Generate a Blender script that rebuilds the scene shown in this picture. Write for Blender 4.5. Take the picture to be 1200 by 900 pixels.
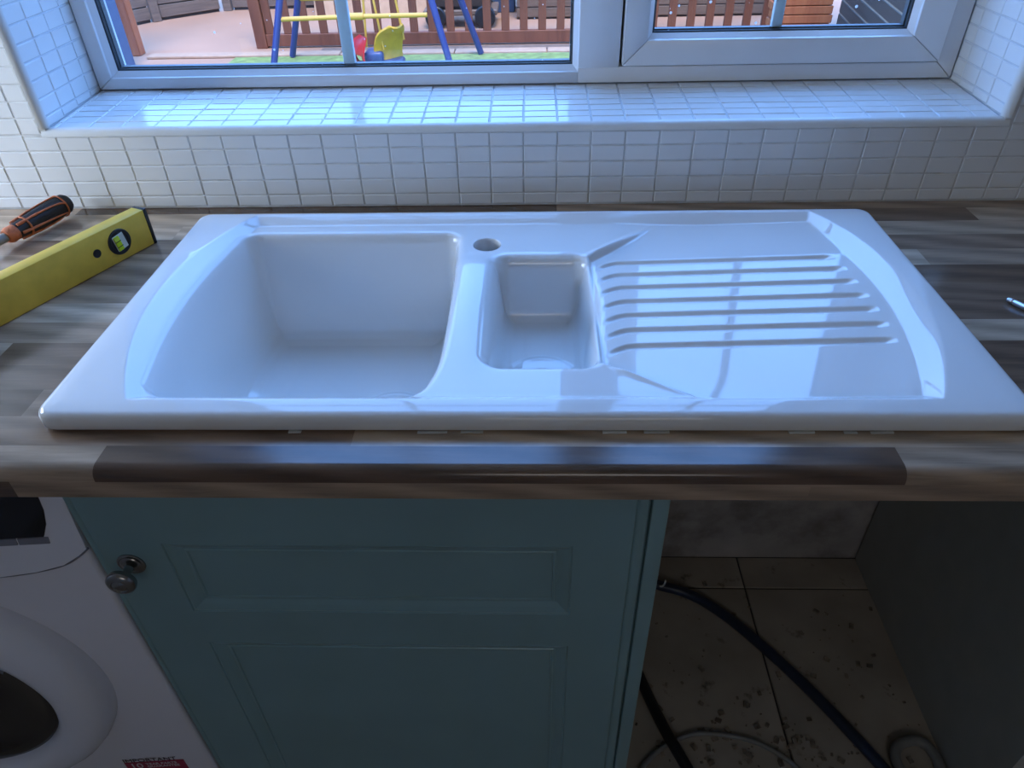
import bpy, bmesh, math, random
import numpy as np
from mathutils import Vector, Matrix, Euler

# ------------------------------------------------------------------ clearing
for o in list(bpy.data.objects):
    bpy.data.objects.remove(o)
SC = bpy.context.scene
COL = SC.collection
random.seed(7)
R = math.radians

# ------------------------------------------------------------------ camera
PAN, PITCH, ROLL, FPX = -0.0408, 0.6617, -0.0259, 841.67
fw = Vector((math.sin(PAN) * math.cos(PITCH), math.cos(PAN) * math.cos(PITCH), -math.sin(PITCH)))
rt = fw.cross(Vector((0, 0, 1))).normalized()
up = rt.cross(fw)
rr = rt * math.cos(ROLL) + up * math.sin(ROLL)
uu = up * math.cos(ROLL) - rt * math.sin(ROLL)
cam_d = bpy.data.cameras.new('camera')
cam_d.sensor_width = 36.0
cam_d.lens = FPX / 1200 * 36.0
cam_d.clip_start = 0.02
cam = bpy.data.objects.new('camera', cam_d)
COL.objects.link(cam)
M4 = Matrix((rr, uu, -fw)).transposed().to_4x4()
M4.translation = Vector((0.0, -0.5011, 1.4103))
cam.matrix_world = M4
SC.camera = cam

# ------------------------------------------------------------------ world, sun, window light, exposure
SC.view_settings.view_transform = 'Standard'
SC.view_settings.look = 'None'
SC.view_settings.gamma = 1.0
SC.view_settings.exposure = 0.0
SC.view_settings.use_curve_mapping = False

SKY_STRENGTH = 1.0
world = bpy.data.worlds.new('overcast_sky')
SC.world = world
world.use_nodes = True
wn, wl = world.node_tree.nodes, world.node_tree.links
wn.clear()
w_out = wn.new('ShaderNodeOutputWorld')
w_bg = wn.new('ShaderNodeBackground')
w_tc = wn.new('ShaderNodeTexCoord')
w_sep = wn.new('ShaderNodeSeparateXYZ')
w_rmp = wn.new('ShaderNodeValToRGB')
w_rmp.color_ramp.elements[0].position = 0.0
w_rmp.color_ramp.elements[0].color = (1.2, 2.5, 5.9, 1)
w_rmp.color_ramp.elements[1].position = 1.0
w_rmp.color_ramp.elements[1].color = (1.5, 3.4, 8.5, 1)
wl.new(w_tc.outputs['Generated'], w_sep.inputs[0])
wl.new(w_sep.outputs['Z'], w_rmp.inputs[0])
wl.new(w_rmp.outputs[0], w_bg.inputs[0])
w_bg.inputs[1].default_value = SKY_STRENGTH
wl.new(w_bg.outputs[0], w_out.inputs[0])


def lamp(name, kind, loc, energy, color, rot=None, aim=None, size=None, size_y=None, angle=None):
    d = bpy.data.lights.new(name, kind)
    d.energy = energy
    d.color = color
    if kind == 'AREA':
        d.shape = 'RECTANGLE'
        d.size = size
        d.size_y = size_y
    if angle is not None:
        d.angle = angle
    o = bpy.data.objects.new(name, d)
    COL.objects.link(o)
    o.location = loc
    if aim is not None:
        o.rotation_euler = (Vector(aim) - Vector(loc)).to_track_quat('-Z', 'Y').to_euler()
    return o


lamp('hazy_sun', 'SUN', (0, -4, 9), 5.0, (1.0, 0.75, 0.48), aim=(-1.2, 0.5, 0), angle=R(25))
lamp('side_window_daylight', 'AREA', (-1.33, 0.37, 1.20), 6.6, (0.80, 0.91, 1.0), aim=(0.0, 0.37, 1.20), size=0.46, size_y=0.42)
lamp('room_fill', 'AREA', (0.3, -2.6, 2.36), 8.6, (1.0, 0.97, 0.97), aim=(0.1, 0.0, 0.75), size=1.2, size_y=0.9)  # unseen fill lamp added under the ceiling to lift the dim room

# ------------------------------------------------------------------ helpers
TOP = 0.91            # worktop height
WALL = 0.628          # face of the tiled back wall
WIN = 0.811           # inner face of the window frame
SILL0, SILL1 = 1.0425, 1.050
XL, XR = -0.775, 0.713
GND = -0.15           # garden level


def tag(o, label=None, cat=None, group=None, kind=None):
    if label: o['label'] = label
    if cat: o['category'] = cat
    if group: o['group'] = group
    if kind: o['kind'] = kind
    return o


def empty(name, loc=(0, 0, 0), rz=0.0, label=None, cat=None, group=None, kind=None):
    o = bpy.data.objects.new(name, None)
    o.empty_display_size = 0.05
    COL.objects.link(o)
    o.location = loc
    o.rotation_euler = (0, 0, rz)
    return tag(o, label, cat, group, kind)


def smooth(me, angle=None):
    me.polygons.foreach_set('use_smooth', [True] * len(me.polygons))
    if angle is not None:
        try:
            me.set_sharp_from_angle(angle=angle)
        except Exception:
            pass


def mesh_obj(name, me, mat, parent=None, loc=None, rot=None):
    if mat is not None and len(me.materials) == 0:
        me.materials.append(mat)
    o = bpy.data.objects.new(name, me)
    COL.objects.link(o)
    if parent is not None:
        o.parent = parent
    if loc is not None: o.location = loc
    if rot is not None: o.rotation_euler = rot
    return o


def obj(name, bm, mat, parent=None, loc=None, rot=None, sm=None):
    bmesh.ops.recalc_face_normals(bm, faces=bm.faces)
    me = bpy.data.meshes.new(name)
    bm.to_mesh(me)
    bm.free()
    if sm is not None:
        smooth(me, sm)
    return mesh_obj(name, me, mat, parent, loc, rot)


def bx(bm, lo, hi, bev=0.0, seg=1, mat=None):
    r = bmesh.ops.create_cube(bm, size=1.0)
    vs = r['verts']
    c = [(lo[i] + hi[i]) / 2 for i in range(3)]
    s = [abs(hi[i] - lo[i]) for i in range(3)]
    for v in vs:
        v.co = Vector((c[i] + v.co[i] * s[i] for i in range(3)))
    if bev > 0:
        es = list({e for v in vs for e in v.link_edges})
        r2 = bmesh.ops.bevel(bm, geom=es, offset=min(bev, min(s) * 0.45), segments=seg, affect='EDGES', profile=0.5)
        vs = list({v for f in r2['faces'] for v in f.verts} | {v for v in vs if v.is_valid})
    if mat is not None:
        for v in vs:
            v.co = mat @ v.co
    return vs


def box(name, lo, hi, mat, parent=None, bev=0.0, seg=1):
    bm = bmesh.new()
    bx(bm, lo, hi, bev, seg)
    return obj(name, bm, mat, parent, sm=R(40) if bev > 0 else None)


def lathe(bm, prof, seg=32, mat=None, cap0=True, cap1=True):
    """profile [(r, h)] about local Z"""
    rings = []
    for r_, h in prof:
        if r_ < 1e-6:
            rings.append([bm.verts.new((0, 0, h))])
        else:
            rings.append([bm.verts.new((r_ * math.cos(2 * math.pi * k / seg), r_ * math.sin(2 * math.pi * k / seg), h)) for k in range(seg)])
    for a, b in zip(rings, rings[1:]):
        for k in range(seg):
            k2 = (k + 1) % seg
            if len(a) == 1 and len(b) == 1: continue
            if len(a) == 1: bm.faces.new((a[0], b[k], b[k2]))
            elif len(b) == 1: bm.faces.new((a[k], b[0], a[k2]))
            else: bm.faces.new((a[k], b[k], b[k2], a[k2]))
    if cap0 and len(rings[0]) > 1: bm.faces.new(rings[0])
    if cap1 and len(rings[-1]) > 1: bm.faces.new(rings[-1])
    if mat is not None:
        for r_ in rings:
            for v in r_: v.co = mat @ v.co


def catmull(pts, n=10):
    pts = [Vector(p) for p in pts]
    P = [2 * pts[0] - pts[1]] + pts + [2 * pts[-1] - pts[-2]]
    out = []
    for i in range(1, len(P) - 2):
        for k in range(n):
            t = k / n
            a, b, c, d = P[i - 1], P[i], P[i + 1], P[i + 2]
            out.append(0.5 * ((2 * b) + (-a + c) * t + (2 * a - 5 * b + 4 * c - d) * t * t + (-a + 3 * b - 3 * c + d) * t ** 3))
    out.append(P[-2].copy())
    return out


def tube(bm, pts, r, seg=10):
    pts = [Vector(p) for p in pts]
    n = len(pts)
    rings = []
    ref = Vector((0, 0, 1))
    for i, p in enumerate(pts):
        t = (pts[min(i + 1, n - 1)] - pts[max(i - 1, 0)]).normalized()
        if abs(t.dot(ref)) > 0.97: ref = Vector((1, 0, 0))
        a = t.cross(ref).normalized()
        b = t.cross(a)
        rad = r[i] if isinstance(r, (list, tuple)) else r
        rings.append([bm.verts.new(p + a * rad * math.cos(2 * math.pi * k / seg) + b * rad * math.sin(2 * math.pi * k / seg)) for k in range(seg)])
    for A, B in zip(rings, rings[1:]):
        for k in range(seg):
            bm.faces.new((A[k], A[(k + 1) % seg], B[(k + 1) % seg], B[k]))
    bm.faces.new(rings[0]); bm.faces.new(rings[-1])


def bar(bm, a, b, w, h):
    """rectangular bar from a to b"""
    a, b = Vector(a), Vector(b)
    t = (b - a).normalized()
    ref = Vector((0, 0, 1)) if abs(t.z) < 0.9 else Vector((0, 1, 0))
    s = t.cross(ref).normalized() * w / 2
    u = s.cross(t).normalized() * h / 2
    vs = [bm.verts.new(p + i * s + j * u) for p in (a, b) for i, j in ((-1, -1), (1, -1), (1, 1), (-1, 1))]
    for f in ((0, 1, 2, 3), (4, 5, 6, 7), (0, 1, 5, 4), (1, 2, 6, 5), (2, 3, 7, 6), (3, 0, 4, 7)):
        bm.faces.new([vs[k] for k in f])


# ------------------------------------------------------------------ materials
def new_mat(name):
    m = bpy.data.materials.new(name)
    m.use_nodes = True
    nt = m.node_tree
    b = nt.nodes['Principled BSDF']
    return m, nt, b


def N(nt, kind, **kw):
    n = nt.nodes.new(kind)
    for k, v in kw.items():
        if k.startswith('i_'):
            key = k[2:]
            n.inputs[int(key) if key.isdigit() else key].default_value = v
        else:
            setattr(n, k, v)
    return n


def math_n(nt, op, a, b=None, c=None):
    n = nt.nodes.new('ShaderNodeMath')
    n.operation = op
    for i, v in enumerate((a, b, c)):
        if v is None: continue
        if isinstance(v, (int, float)): n.inputs[i].default_value = v
        else: nt.links.new(v, n.inputs[i])
    return n.outputs[0]


def plain(name, col, rough=0.5, metal=0.0, spec=0.5, var=0.12, scale=18.0, bump=0.0, bscale=120.0, coat=0.0, dirt=None, dirt_scale=6.0, dirt_lo=0.55, dirt_hi=0.75):
    """a painted / plastic / metal surface with a slight colour mottling, optional dirt stains and relief"""
    m, nt, b = new_mat(name)
    tc = N(nt, 'ShaderNodeTexCoord')
    nz = N(nt, 'ShaderNodeTexNoise', i_Scale=scale, i_Detail=5.0)
    nt.links.new(tc.outputs['Object'], nz.inputs['Vector'])
    rp = N(nt, 'ShaderNodeValToRGB')
    rp.color_ramp.elements[0].position = 0.3
    rp.color_ramp.elements[1].position = 0.7
    rp.color_ramp.elements[0].color = tuple(c * (1 - var) for c in col) + (1,)
    rp.color_ramp.elements[1].color = tuple(min(1, c * (1 + var)) for c in col) + (1,)
    nt.links.new(nz.outputs['Fac'], rp.inputs[0])
    out = rp.outputs[0]
    if dirt is not None:
        nd = N(nt, 'ShaderNodeTexNoise', i_Scale=dirt_scale, i_Detail=8.0, i_Roughness=0.65)
        nt.links.new(tc.outputs['Object'], nd.inputs['Vector'])
        rd = N(nt, 'ShaderNodeValToRGB')
        rd.color_ramp.elements[0].position = dirt_lo
        rd.color_ramp.elements[1].position = dirt_hi
        mx = N(nt, 'ShaderNodeMix', data_type='RGBA')
        nt.links.new(nd.outputs['Fac'], rd.inputs[0])
        nt.links.new(rd.outputs[0], mx.inputs[0])
        nt.links.new(out, mx.inputs[6])
        mx.inputs[7].default_value = tuple(dirt) + (1,)
        out = mx.outputs[2]
    nt.links.new(out, b.inputs['Base Color'])
    b.inputs['Roughness'].default_value = rough
    b.inputs['Metallic'].default_value = metal
    b.inputs['Specular IOR Level'].default_value = spec
    b.inputs['Coat Weight'].default_value = coat
    if bump > 0:
        nb = N(nt, 'ShaderNodeTexNoise', i_Scale=bscale, i_Detail=3.0)
        nt.links.new(tc.outputs['Object'], nb.inputs['Vector'])
        bp = N(nt, 'ShaderNodeBump', i_Strength=bump, i_Distance=0.002)
        nt.links.new(nb.outputs['Fac'], bp.inputs['Height'])
        nt.links.new(bp.outputs[0], b.inputs['Normal'])
    return m


def wood_planks(name, cols, stretch=(3, 60, 60), rough=0.6, bump=0.1):
    m, nt, b = new_mat(name)
    tc = N(nt, 'ShaderNodeTexCoord')
    mp = N(nt, 'ShaderNodeMapping')
    mp.inputs['Scale'].default_value = stretch
    nt.links.new(tc.outputs['Object'], mp.inputs[0])
    nz = N(nt, 'ShaderNodeTexNoise', i_Scale=1.0, i_Detail=6.0, i_Roughness=0.6, i_Distortion=0.4)
    nt.links.new(mp.outputs[0], nz.inputs['Vector'])
    rp = N(nt, 'ShaderNodeValToRGB')
    rp.color_ramp.elements[0].position = 0.3
    rp.color_ramp.elements[1].position = 0.72
    rp.color_ramp.elements[0].color = cols[0] + (1,)
    rp.color_ramp.elements[1].color = cols[1] + (1,)
    nt.links.new(nz.outputs['Fac'], rp.inputs[0])
    nt.links.new(rp.outputs[0], b.inputs['Base Color'])
    b.inputs['Roughness'].default_value = rough
    bp = N(nt, 'ShaderNodeBump', i_Strength=bump, i_Distance=0.002)
    nt.links.new(nz.outputs['Fac'], bp.inputs['Height'])
    nt.links.new(bp.outputs[0], b.inputs['Normal'])
    return m


def laminate():
    """butcher-block laminate print: rows of staves 47 mm wide along the worktop, UV in metres (u along, v from the nose)"""
    m, nt, b = new_mat('walnut_stave_laminate')
    L = nt.links.new
    uv = N(nt, 'ShaderNodeUVMap')
    sp = N(nt, 'ShaderNodeSeparateXYZ')
    L(uv.outputs[0], sp.inputs[0])
    u, v = sp.outputs[0], sp.outputs[1]
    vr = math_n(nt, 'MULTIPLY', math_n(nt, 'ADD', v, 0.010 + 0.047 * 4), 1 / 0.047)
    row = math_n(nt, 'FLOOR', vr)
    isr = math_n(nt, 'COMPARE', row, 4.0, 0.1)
    wn1 = N(nt, 'ShaderNodeTexWhiteNoise', noise_dimensions='1D')
    L(math_n(nt, 'ADD', row, 3.7), wn1.inputs['W'])
    off = wn1.outputs['Value']
    offm = N(nt, 'ShaderNodeMix', data_type='FLOAT')
    L(isr, offm.inputs[0]); L(off, offm.inputs[2])
    offm.inputs[3].default_value = 0.5525
    ur = math_n(nt, 'ADD', math_n(nt, 'MULTIPLY', u, 1 / 0.805), offm.outputs[0])
    colm = math_n(nt, 'FLOOR', ur)
    cv = N(nt, 'ShaderNodeCombineXYZ')
    L(row, cv.inputs[0]); L(colm, cv.inputs[1])
    wn2 = N(nt, 'ShaderNodeTexWhiteNoise', noise_dimensions='2D')
    L(cv.outputs[0], wn2.inputs['Vector'])
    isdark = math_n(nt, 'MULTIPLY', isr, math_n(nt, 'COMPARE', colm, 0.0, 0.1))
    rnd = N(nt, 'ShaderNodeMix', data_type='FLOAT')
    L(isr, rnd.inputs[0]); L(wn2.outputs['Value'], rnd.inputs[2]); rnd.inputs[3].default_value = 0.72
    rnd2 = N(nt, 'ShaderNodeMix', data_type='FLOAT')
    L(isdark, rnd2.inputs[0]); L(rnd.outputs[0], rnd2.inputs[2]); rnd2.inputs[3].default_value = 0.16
    rp = N(nt, 'ShaderNodeValToRGB')
    stops = [(0.0, (0.080, 0.046, 0.029)), (0.25, (0.145, 0.090, 0.060)), (0.5, (0.27, 0.182, 0.125)), (0.75, (0.40, 0.290, 0.200)), (1.0, (0.50, 0.385, 0.280))]
    cr = rp.color_ramp
    cr.elements[0].position, cr.elements[0].color = stops[0][0], stops[0][1] + (1,)
    cr.elements[1].position, cr.elements[1].color = stops[-1][0], stops[-1][1] + (1,)
    for p, c in stops[1:-1]:
        e = cr.elements.new(p); e.color = c + (1,)
    L(rnd2.outputs[0], rp.inputs[0])
    # grain, stretched along the stave, shifted from stave to stave
    gv = N(nt, 'ShaderNodeCombineXYZ')
    L(math_n(nt, 'MULTIPLY', u, 16.0), gv.inputs[0])
    L(math_n(nt, 'MULTIPLY', v, 210.0), gv.inputs[1])
    L(math_n(nt, 'MULTIPLY', wn2.outputs['Value'], 90.0), gv.inputs[2])
    g1 = N(nt, 'ShaderNodeTexNoise', i_Scale=1.0, i_Detail=6.0, i_Roughness=0.62, i_Distortion=0.6)
    L(gv.outputs[0], g1.inputs['Vector'])
    # slow figure (long cathedral sweeps)
    hv = N(nt, 'ShaderNodeCombineXYZ')
    L(math_n(nt, 'MULTIPLY', u, 7.0), hv.inputs[0])
    L(math_n(nt, 'MULTIPLY', v, 34.0), hv.inputs[1])
    L(math_n(nt, 'MULTIPLY', wn2.outputs['Value'], 40.0), hv.inputs[2])
    g2 = N(nt, 'ShaderNodeTexWave', wave_type='BANDS', bands_direction='DIAGONAL', i_Scale=0.55, i_Distortion=5.0, i_Detail=2.0)
    g2.inputs['Detail Scale'].default_value = 0.6
    L(hv.outputs[0], g2.inputs['Vector'])
    gm = math_n(nt, 'ADD', math_n(nt, 'MULTIPLY', g1.outputs['Fac'], 1.0), math_n(nt, 'MULTIPLY', g2.outputs['Fac'], 0.55))
    fac = math_n(nt, 'ADD', math_n(nt, 'MULTIPLY', gm, 0.75), 0.40)
    mulc = N(nt, 'ShaderNodeVectorMath', operation='SCALE')
    L(rp.outputs[0], mulc.inputs[0]); L(fac, mulc.inputs['Scale'])
    L(mulc.outputs[0], b.inputs['Base Color'])
    b.inputs['Roughness'].default_value = 0.27
    rr_ = math_n(nt, 'ADD', math_n(nt, 'MULTIPLY', g1.outputs['Fac'], 0.10), 0.13)
    L(rr_, b.inputs['Roughness'])
    b.inputs['Specular IOR Level'].default_value = 0.62
    bp = N(nt, 'ShaderNodeBump', i_Strength=0.05, i_Distance=0.0005)
    L(g1.outputs['Fac'], bp.inputs['Height'])
    L(bp.outputs[0], b.inputs['Normal'])
    return m


def window_glass():
    m = bpy.data.materials.new('window_glass')
    m.use_nodes = True
    nt = m.node_tree
    nt.nodes.clear()
    L = nt.links.new
    out = N(nt, 'ShaderNodeOutputMaterial')
    tr = N(nt, 'ShaderNodeBsdfTransparent'); tr.inputs[0].default_value = (0.93, 0.96, 0.95, 1)
    gl = N(nt, 'ShaderNodeBsdfGlossy'); gl.inputs['Roughness'].default_value = 0.02
    lw = N(nt, 'ShaderNodeLayerWeight', i_Blend=0.5)
    fr = math_n(nt, 'ADD', 0.04, math_n(nt, 'MULTIPLY', math_n(nt, 'POWER', lw.outputs['Facing'], 5.0), 0.96))
    mx = N(nt, 'ShaderNodeMixShader')
    L(fr, mx.inputs[0]); L(tr.outputs[0], mx.inputs[1]); L(gl.outputs[0], mx.inputs[2])
    # dried splash marks on the pane
    tc = N(nt, 'ShaderNodeTexCoord')
    vo = N(nt, 'ShaderNodeTexVoronoi', i_Scale=62.0, i_Randomness=1.0)
    L(tc.outputs['Object'], vo.inputs['Vector'])
    spx = N(nt, 'ShaderNodeSeparateColor')
    L(vo.outputs['Color'], spx.inputs[0])
    keep = math_n(nt, 'GREATER_THAN', spx.outputs[0], 0.76)
    radius = math_n(nt, 'MULTIPLY', spx.outputs[1], 0.17)
    dot = math_n(nt, 'MULTIPLY', keep, math_n(nt, 'LESS_THAN', vo.outputs['Distance'], radius))
    df = N(nt, 'ShaderNodeBsdfDiffuse'); df.inputs[0].default_value = (0.85, 0.87, 0.88, 1)
    tl = N(nt, 'ShaderNodeBsdfTranslucent'); tl.inputs[0].default_value = (0.85, 0.87, 0.88, 1)
    ad = N(nt, 'ShaderNodeMixShader'); ad.inputs[0].default_value = 0.5
    L(df.outputs[0], ad.inputs[1]); L(tl.outputs[0], ad.inputs[2])
    m2 = N(nt, 'ShaderNodeMixShader')
    L(math_n(nt, 'MULTIPLY', dot, 0.75), m2.inputs[0]); L(mx.outputs[0], m2.inputs[1]); L(ad.outputs[0], m2.inputs[2])
    L(m2.outputs[0], out.inputs[0])
    return m


M = {}
M['ceramic'] = plain('white_glazed_ceramic', (0.80, 0.80, 0.785), rough=0.045, var=0.004, spec=0.6, bump=0.0)
M['tile'] = plain('white_glazed_tile', (0.80, 0.81, 0.80), rough=0.13, var=0.03, scale=3.0, bump=0.05, bscale=25.0)
M['grout'] = plain('grey_grout', (0.64, 0.64, 0.62), rough=0.85, var=0.18, scale=30, dirt=(0.16, 0.15, 0.13), dirt_scale=14, dirt_lo=0.62, dirt_hi=0.85)
M['sill_grout'] = plain('pale_grout', (0.62, 0.64, 0.66), rough=0.8, var=0.1, scale=30)
M['trim'] = plain('white_trim_plastic', (0.78, 0.79, 0.77), rough=0.25, var=0.03)
M['upvc'] = plain('white_window_plastic', (0.78, 0.79, 0.80), rough=0.28, var=0.015)
M['gasket'] = plain('black_rubber_gasket', (0.03, 0.035, 0.04), rough=0.5)
M['spacer'] = plain('grey_glazing_spacer', (0.07, 0.08, 0.09), rough=0.5)
M['glazing_bar'] = plain('pale_glazing_bar', (0.66, 0.72, 0.76), rough=0.35, var=0.03)
M['glass'] = window_glass()
M['plaster'] = plain('painted_plaster', (0.62, 0.61, 0.58), rough=0.9, var=0.05)
M['rough_plaster'] = plain('stained_bare_plaster', (0.40, 0.36, 0.33), rough=0.95, var=0.25, scale=7, bump=0.5, bscale=30, dirt=(0.07, 0.06, 0.055), dirt_scale=5, dirt_lo=0.5, dirt_hi=0.8)
M['brick_out'] = plain('render_outside', (0.45, 0.42, 0.40), rough=0.95)
M['floor_tile'] = plain('stained_beige_floor_tile', (0.36, 0.31, 0.25), rough=0.7, var=0.2, scale=6, dirt=(0.05, 0.04, 0.03), dirt_scale=16, dirt_lo=0.60, dirt_hi=0.74)
M['floor_grout'] = plain('dark_floor_grout', (0.05, 0.045, 0.04), rough=0.95)
M['laminate'] = laminate()
M['teal'] = plain('sage_teal_paint', (0.205, 0.330, 0.345), rough=0.30, var=0.05, scale=9, bump=0.06, bscale=60)
M['grey_panel'] = plain('grey_melamine_panel', (0.40, 0.40, 0.37), rough=0.5, var=0.05)
M['chipboard'] = plain('raw_chipboard', (0.42, 0.33, 0.22), rough=0.9, var=0.3, scale=90)
M['pewter'] = plain('pewter_metal', (0.27, 0.26, 0.25), rough=0.25, metal=1.0, var=0.1)
M['enamel'] = plain('white_enamel', (0.74, 0.73, 0.78), rough=0.28, var=0.01)
M['white_plastic'] = plain('white_appliance_plastic', (0.74, 0.74, 0.80), rough=0.22, var=0.01)
M['display'] = plain('black_gloss_display', (0.006, 0.007, 0.011), rough=0.08, var=0.1)
M['button'] = plain('grey_button_plastic', (0.20, 0.20, 0.24), rough=0.4)
M['dark_glass'] = plain('smoked_door_glass', (0.012, 0.012, 0.014), rough=0.06, var=0.3, scale=9, coat=0.3)
M['red_print'] = plain('dark_red_sticker', (0.33, 0.015, 0.06), rough=0.4, var=0.05)
M['print_dark'] = plain('dark_print', (0.06, 0.05, 0.07), rough=0.5)
M['print_white'] = plain('white_print', (0.75, 0.72, 0.76), rough=0.5)
M['yellow'] = plain('scuffed_yellow_paint', (0.74, 0.47, 0.055), rough=0.42, var=0.08, scale=40, dirt=(0.20, 0.15, 0.03), dirt_scale=22, dirt_lo=0.66, dirt_hi=0.95, spec=0.35)
M['black_plastic'] = plain('black_plastic', (0.012, 0.013, 0.016), rough=0.4)
M['black_rubber'] = plain('worn_black_rubber', (0.014, 0.014, 0.017), rough=0.6, bump=0.3, bscale=400, dirt=(0.10, 0.08, 0.07), dirt_scale=60, dirt_lo=0.66, dirt_hi=0.9)
M['orange_rubber'] = plain('worn_orange_rubber', (0.52, 0.15, 0.055), rough=0.65, var=0.2, scale=120, bump=0.6, bscale=500, dirt=(0.07, 0.03, 0.02), dirt_scale=90, dirt_lo=0.58, dirt_hi=0.8)
M['steel'] = plain('dull_steel', (0.52, 0.53, 0.55), rough=0.3, metal=1.0)
M['vial'] = plain('yellow_green_vial', (0.62, 0.80, 0.03), rough=0.1)
M['vial_clear'] = plain('clear_vial_end', (0.66, 0.68, 0.60), rough=0.15)
M['sealant'] = plain('dried_white_sealant', (0.62, 0.62, 0.59), rough=0.7, var=0.1)
M['hose_blue'] = plain('dark_blue_hose', (0.018, 0.026, 0.050), rough=0.35)
M['hose_black'] = plain('black_hose', (0.012, 0.013, 0.016), rough=0.4)
M['hose_grey'] = plain('grey_pipe', (0.20, 0.20, 0.19), rough=0.4)
M['rubble'] = plain('plaster_crumbs', (0.22, 0.18, 0.14), rough=0.95, var=0.6, scale=60)
M['patio'] = plain('pinkish_sandstone', (0.357, 0.203, 0.127), rough=0.9, var=0.10, scale=1.3, dirt=(0.289, 0.162, 0.076), dirt_scale=0.9, dirt_lo=0.6, dirt_hi=0.75)
M['joint'] = plain('patio_joint', (0.255, 0.151, 0.103), rough=0.95)
M['grass'] = plain('artificial_grass', (0.170, 0.232, 0.065), rough=0.9, var=0.35, scale=14, bump=0.8, bscale=200)
M['kerb'] = plain('pale_kerb_stone', (0.391, 0.255, 0.167), rough=0.9, var=0.1)
M['kerb_dark'] = plain('grey_path_stone', (0.170, 0.116, 0.084), rough=0.9, var=0.15)
M['brown_wood'] = wood_planks('red_brown_stained_timber', ((0.111, 0.032, 0.014), (0.212, 0.067, 0.030)), (30, 30, 3))
M['orange_wood'] = wood_planks('fresh_orange_timber', ((0.323, 0.081, 0.027), (0.468, 0.145, 0.053)), (30, 30, 3))
M['grey_wood'] = wood_planks('weathered_grey_timber', ((0.102, 0.070, 0.051), (0.204, 0.136, 0.095)), (3, 60, 60))
M['slate_paint'] = plain('slate_blue_paint', (0.055, 0.104, 0.198), rough=0.6, var=0.1, bump=0.3, bscale=60)
M['siding'] = wood_planks('dark_grey_siding', ((0.047, 0.035, 0.028), (0.085, 0.064, 0.049)), (3, 60, 60))
M['siding_pale'] = plain('pale_siding_edge', (0.357, 0.261, 0.182), rough=0.6)
M['blue_tube'] = plain('blue_painted_tube', (0.030, 0.043, 0.160), rough=0.35, var=0.05)
M['yellow_tube'] = plain('yellow_painted_tube', (0.561, 0.325, 0.049), rough=0.4, var=0.05)
M['red_plastic'] = plain('red_plastic', (0.510, 0.020, 0.023), rough=0.35)
M['yellow_plastic'] = plain('yellow_plastic', (0.637, 0.360, 0.038), rough=0.35)
M['blue_plastic'] = plain('blue_plastic', (0.034, 0.058, 0.171), rough=0.35)
M['cream'] = plain('cream_canvas', (0.468, 0.290, 0.175), rough=0.9, var=0.1)
M['dark_stuff'] = plain('dark_weathered_plastic', (0.038, 0.026, 0.021), rough=0.5)

# ------------------------------------------------------------------ the room shell
def struct(name, bm, mat, label, parent=None, cat=None):
    o = obj(name, bm, mat, parent)
    if parent is None:
        tag(o, label, cat, kind='structure')
    return o


LW, RW, FWY, CEIL = -1.30, 2.20, -3.2, 2.40
GROUTY = WALL + 0.0013
WTOP = 2.25
bm = bmesh.new()
bx(bm, (LW, GROUTY, TOP - 0.005), (RW, 0.93, SILL0 - 0.008))
bx(bm, (LW, GROUTY, SILL0 - 0.008), (XL - 0.0035, 0.93, WTOP))
bx(bm, (XR + 0.0035, GROUTY, SILL0 - 0.008), (RW, 0.93, WTOP))
bx(bm, (LW, GROUTY, WTOP), (RW, 0.93, CEIL))
wall_back = struct('wall_back', bm, M['grout'], 'white tiled wall under and around the window', cat='wall')
bm = bmesh.new()
bx(bm, (LW, WALL, -0.2), (RW, 0.93, TOP - 0.005))
lower_wall = obj('bare_plaster', bm, M['rough_plaster'], wall_back)
lower_wall['label'] = 'stained bare plaster below the worktop'

bm = bmesh.new()
LY0, LY1, LZ0, LZ1 = 0.12, 0.62, 0.96, 1.44
bx(bm, (LW - 0.2, FWY, -0.2), (LW, 0.93, LZ0))
bx(bm, (LW - 0.2, FWY, LZ1), (LW, 0.93, CEIL))
bx(bm, (LW - 0.2, FWY, LZ0), (LW, LY0, LZ1))
bx(bm, (LW - 0.2, LY1, LZ0), (LW, 0.93, LZ1))
struct('wall_left', bm, M['plaster'], 'painted side wall with a small window', cat='wall')
bm = bmesh.new(); bx(bm, (RW, FWY, -0.2), (RW + 0.2, 0.93, CEIL))
struct('wall_right', bm, M['plaster'], 'painted wall at the far end of the worktop', cat='wall')
bm = bmesh.new()
bx(bm, (LW - 0.2, FWY - 0.2, -0.2), (RW + 0.2, FWY, CEIL))
struct('wall_front', bm, M['plaster'], 'plain painted kitchen wall behind the viewer', cat='wall')
bm = bmesh.new(); bx(bm, (LW - 0.2, FWY - 0.2, CEIL), (RW + 0.2, 0.93, CEIL + 0.15))
struct('ceiling', bm, M['plaster'], 'plain painted kitchen ceiling', cat='ceiling')

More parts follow.
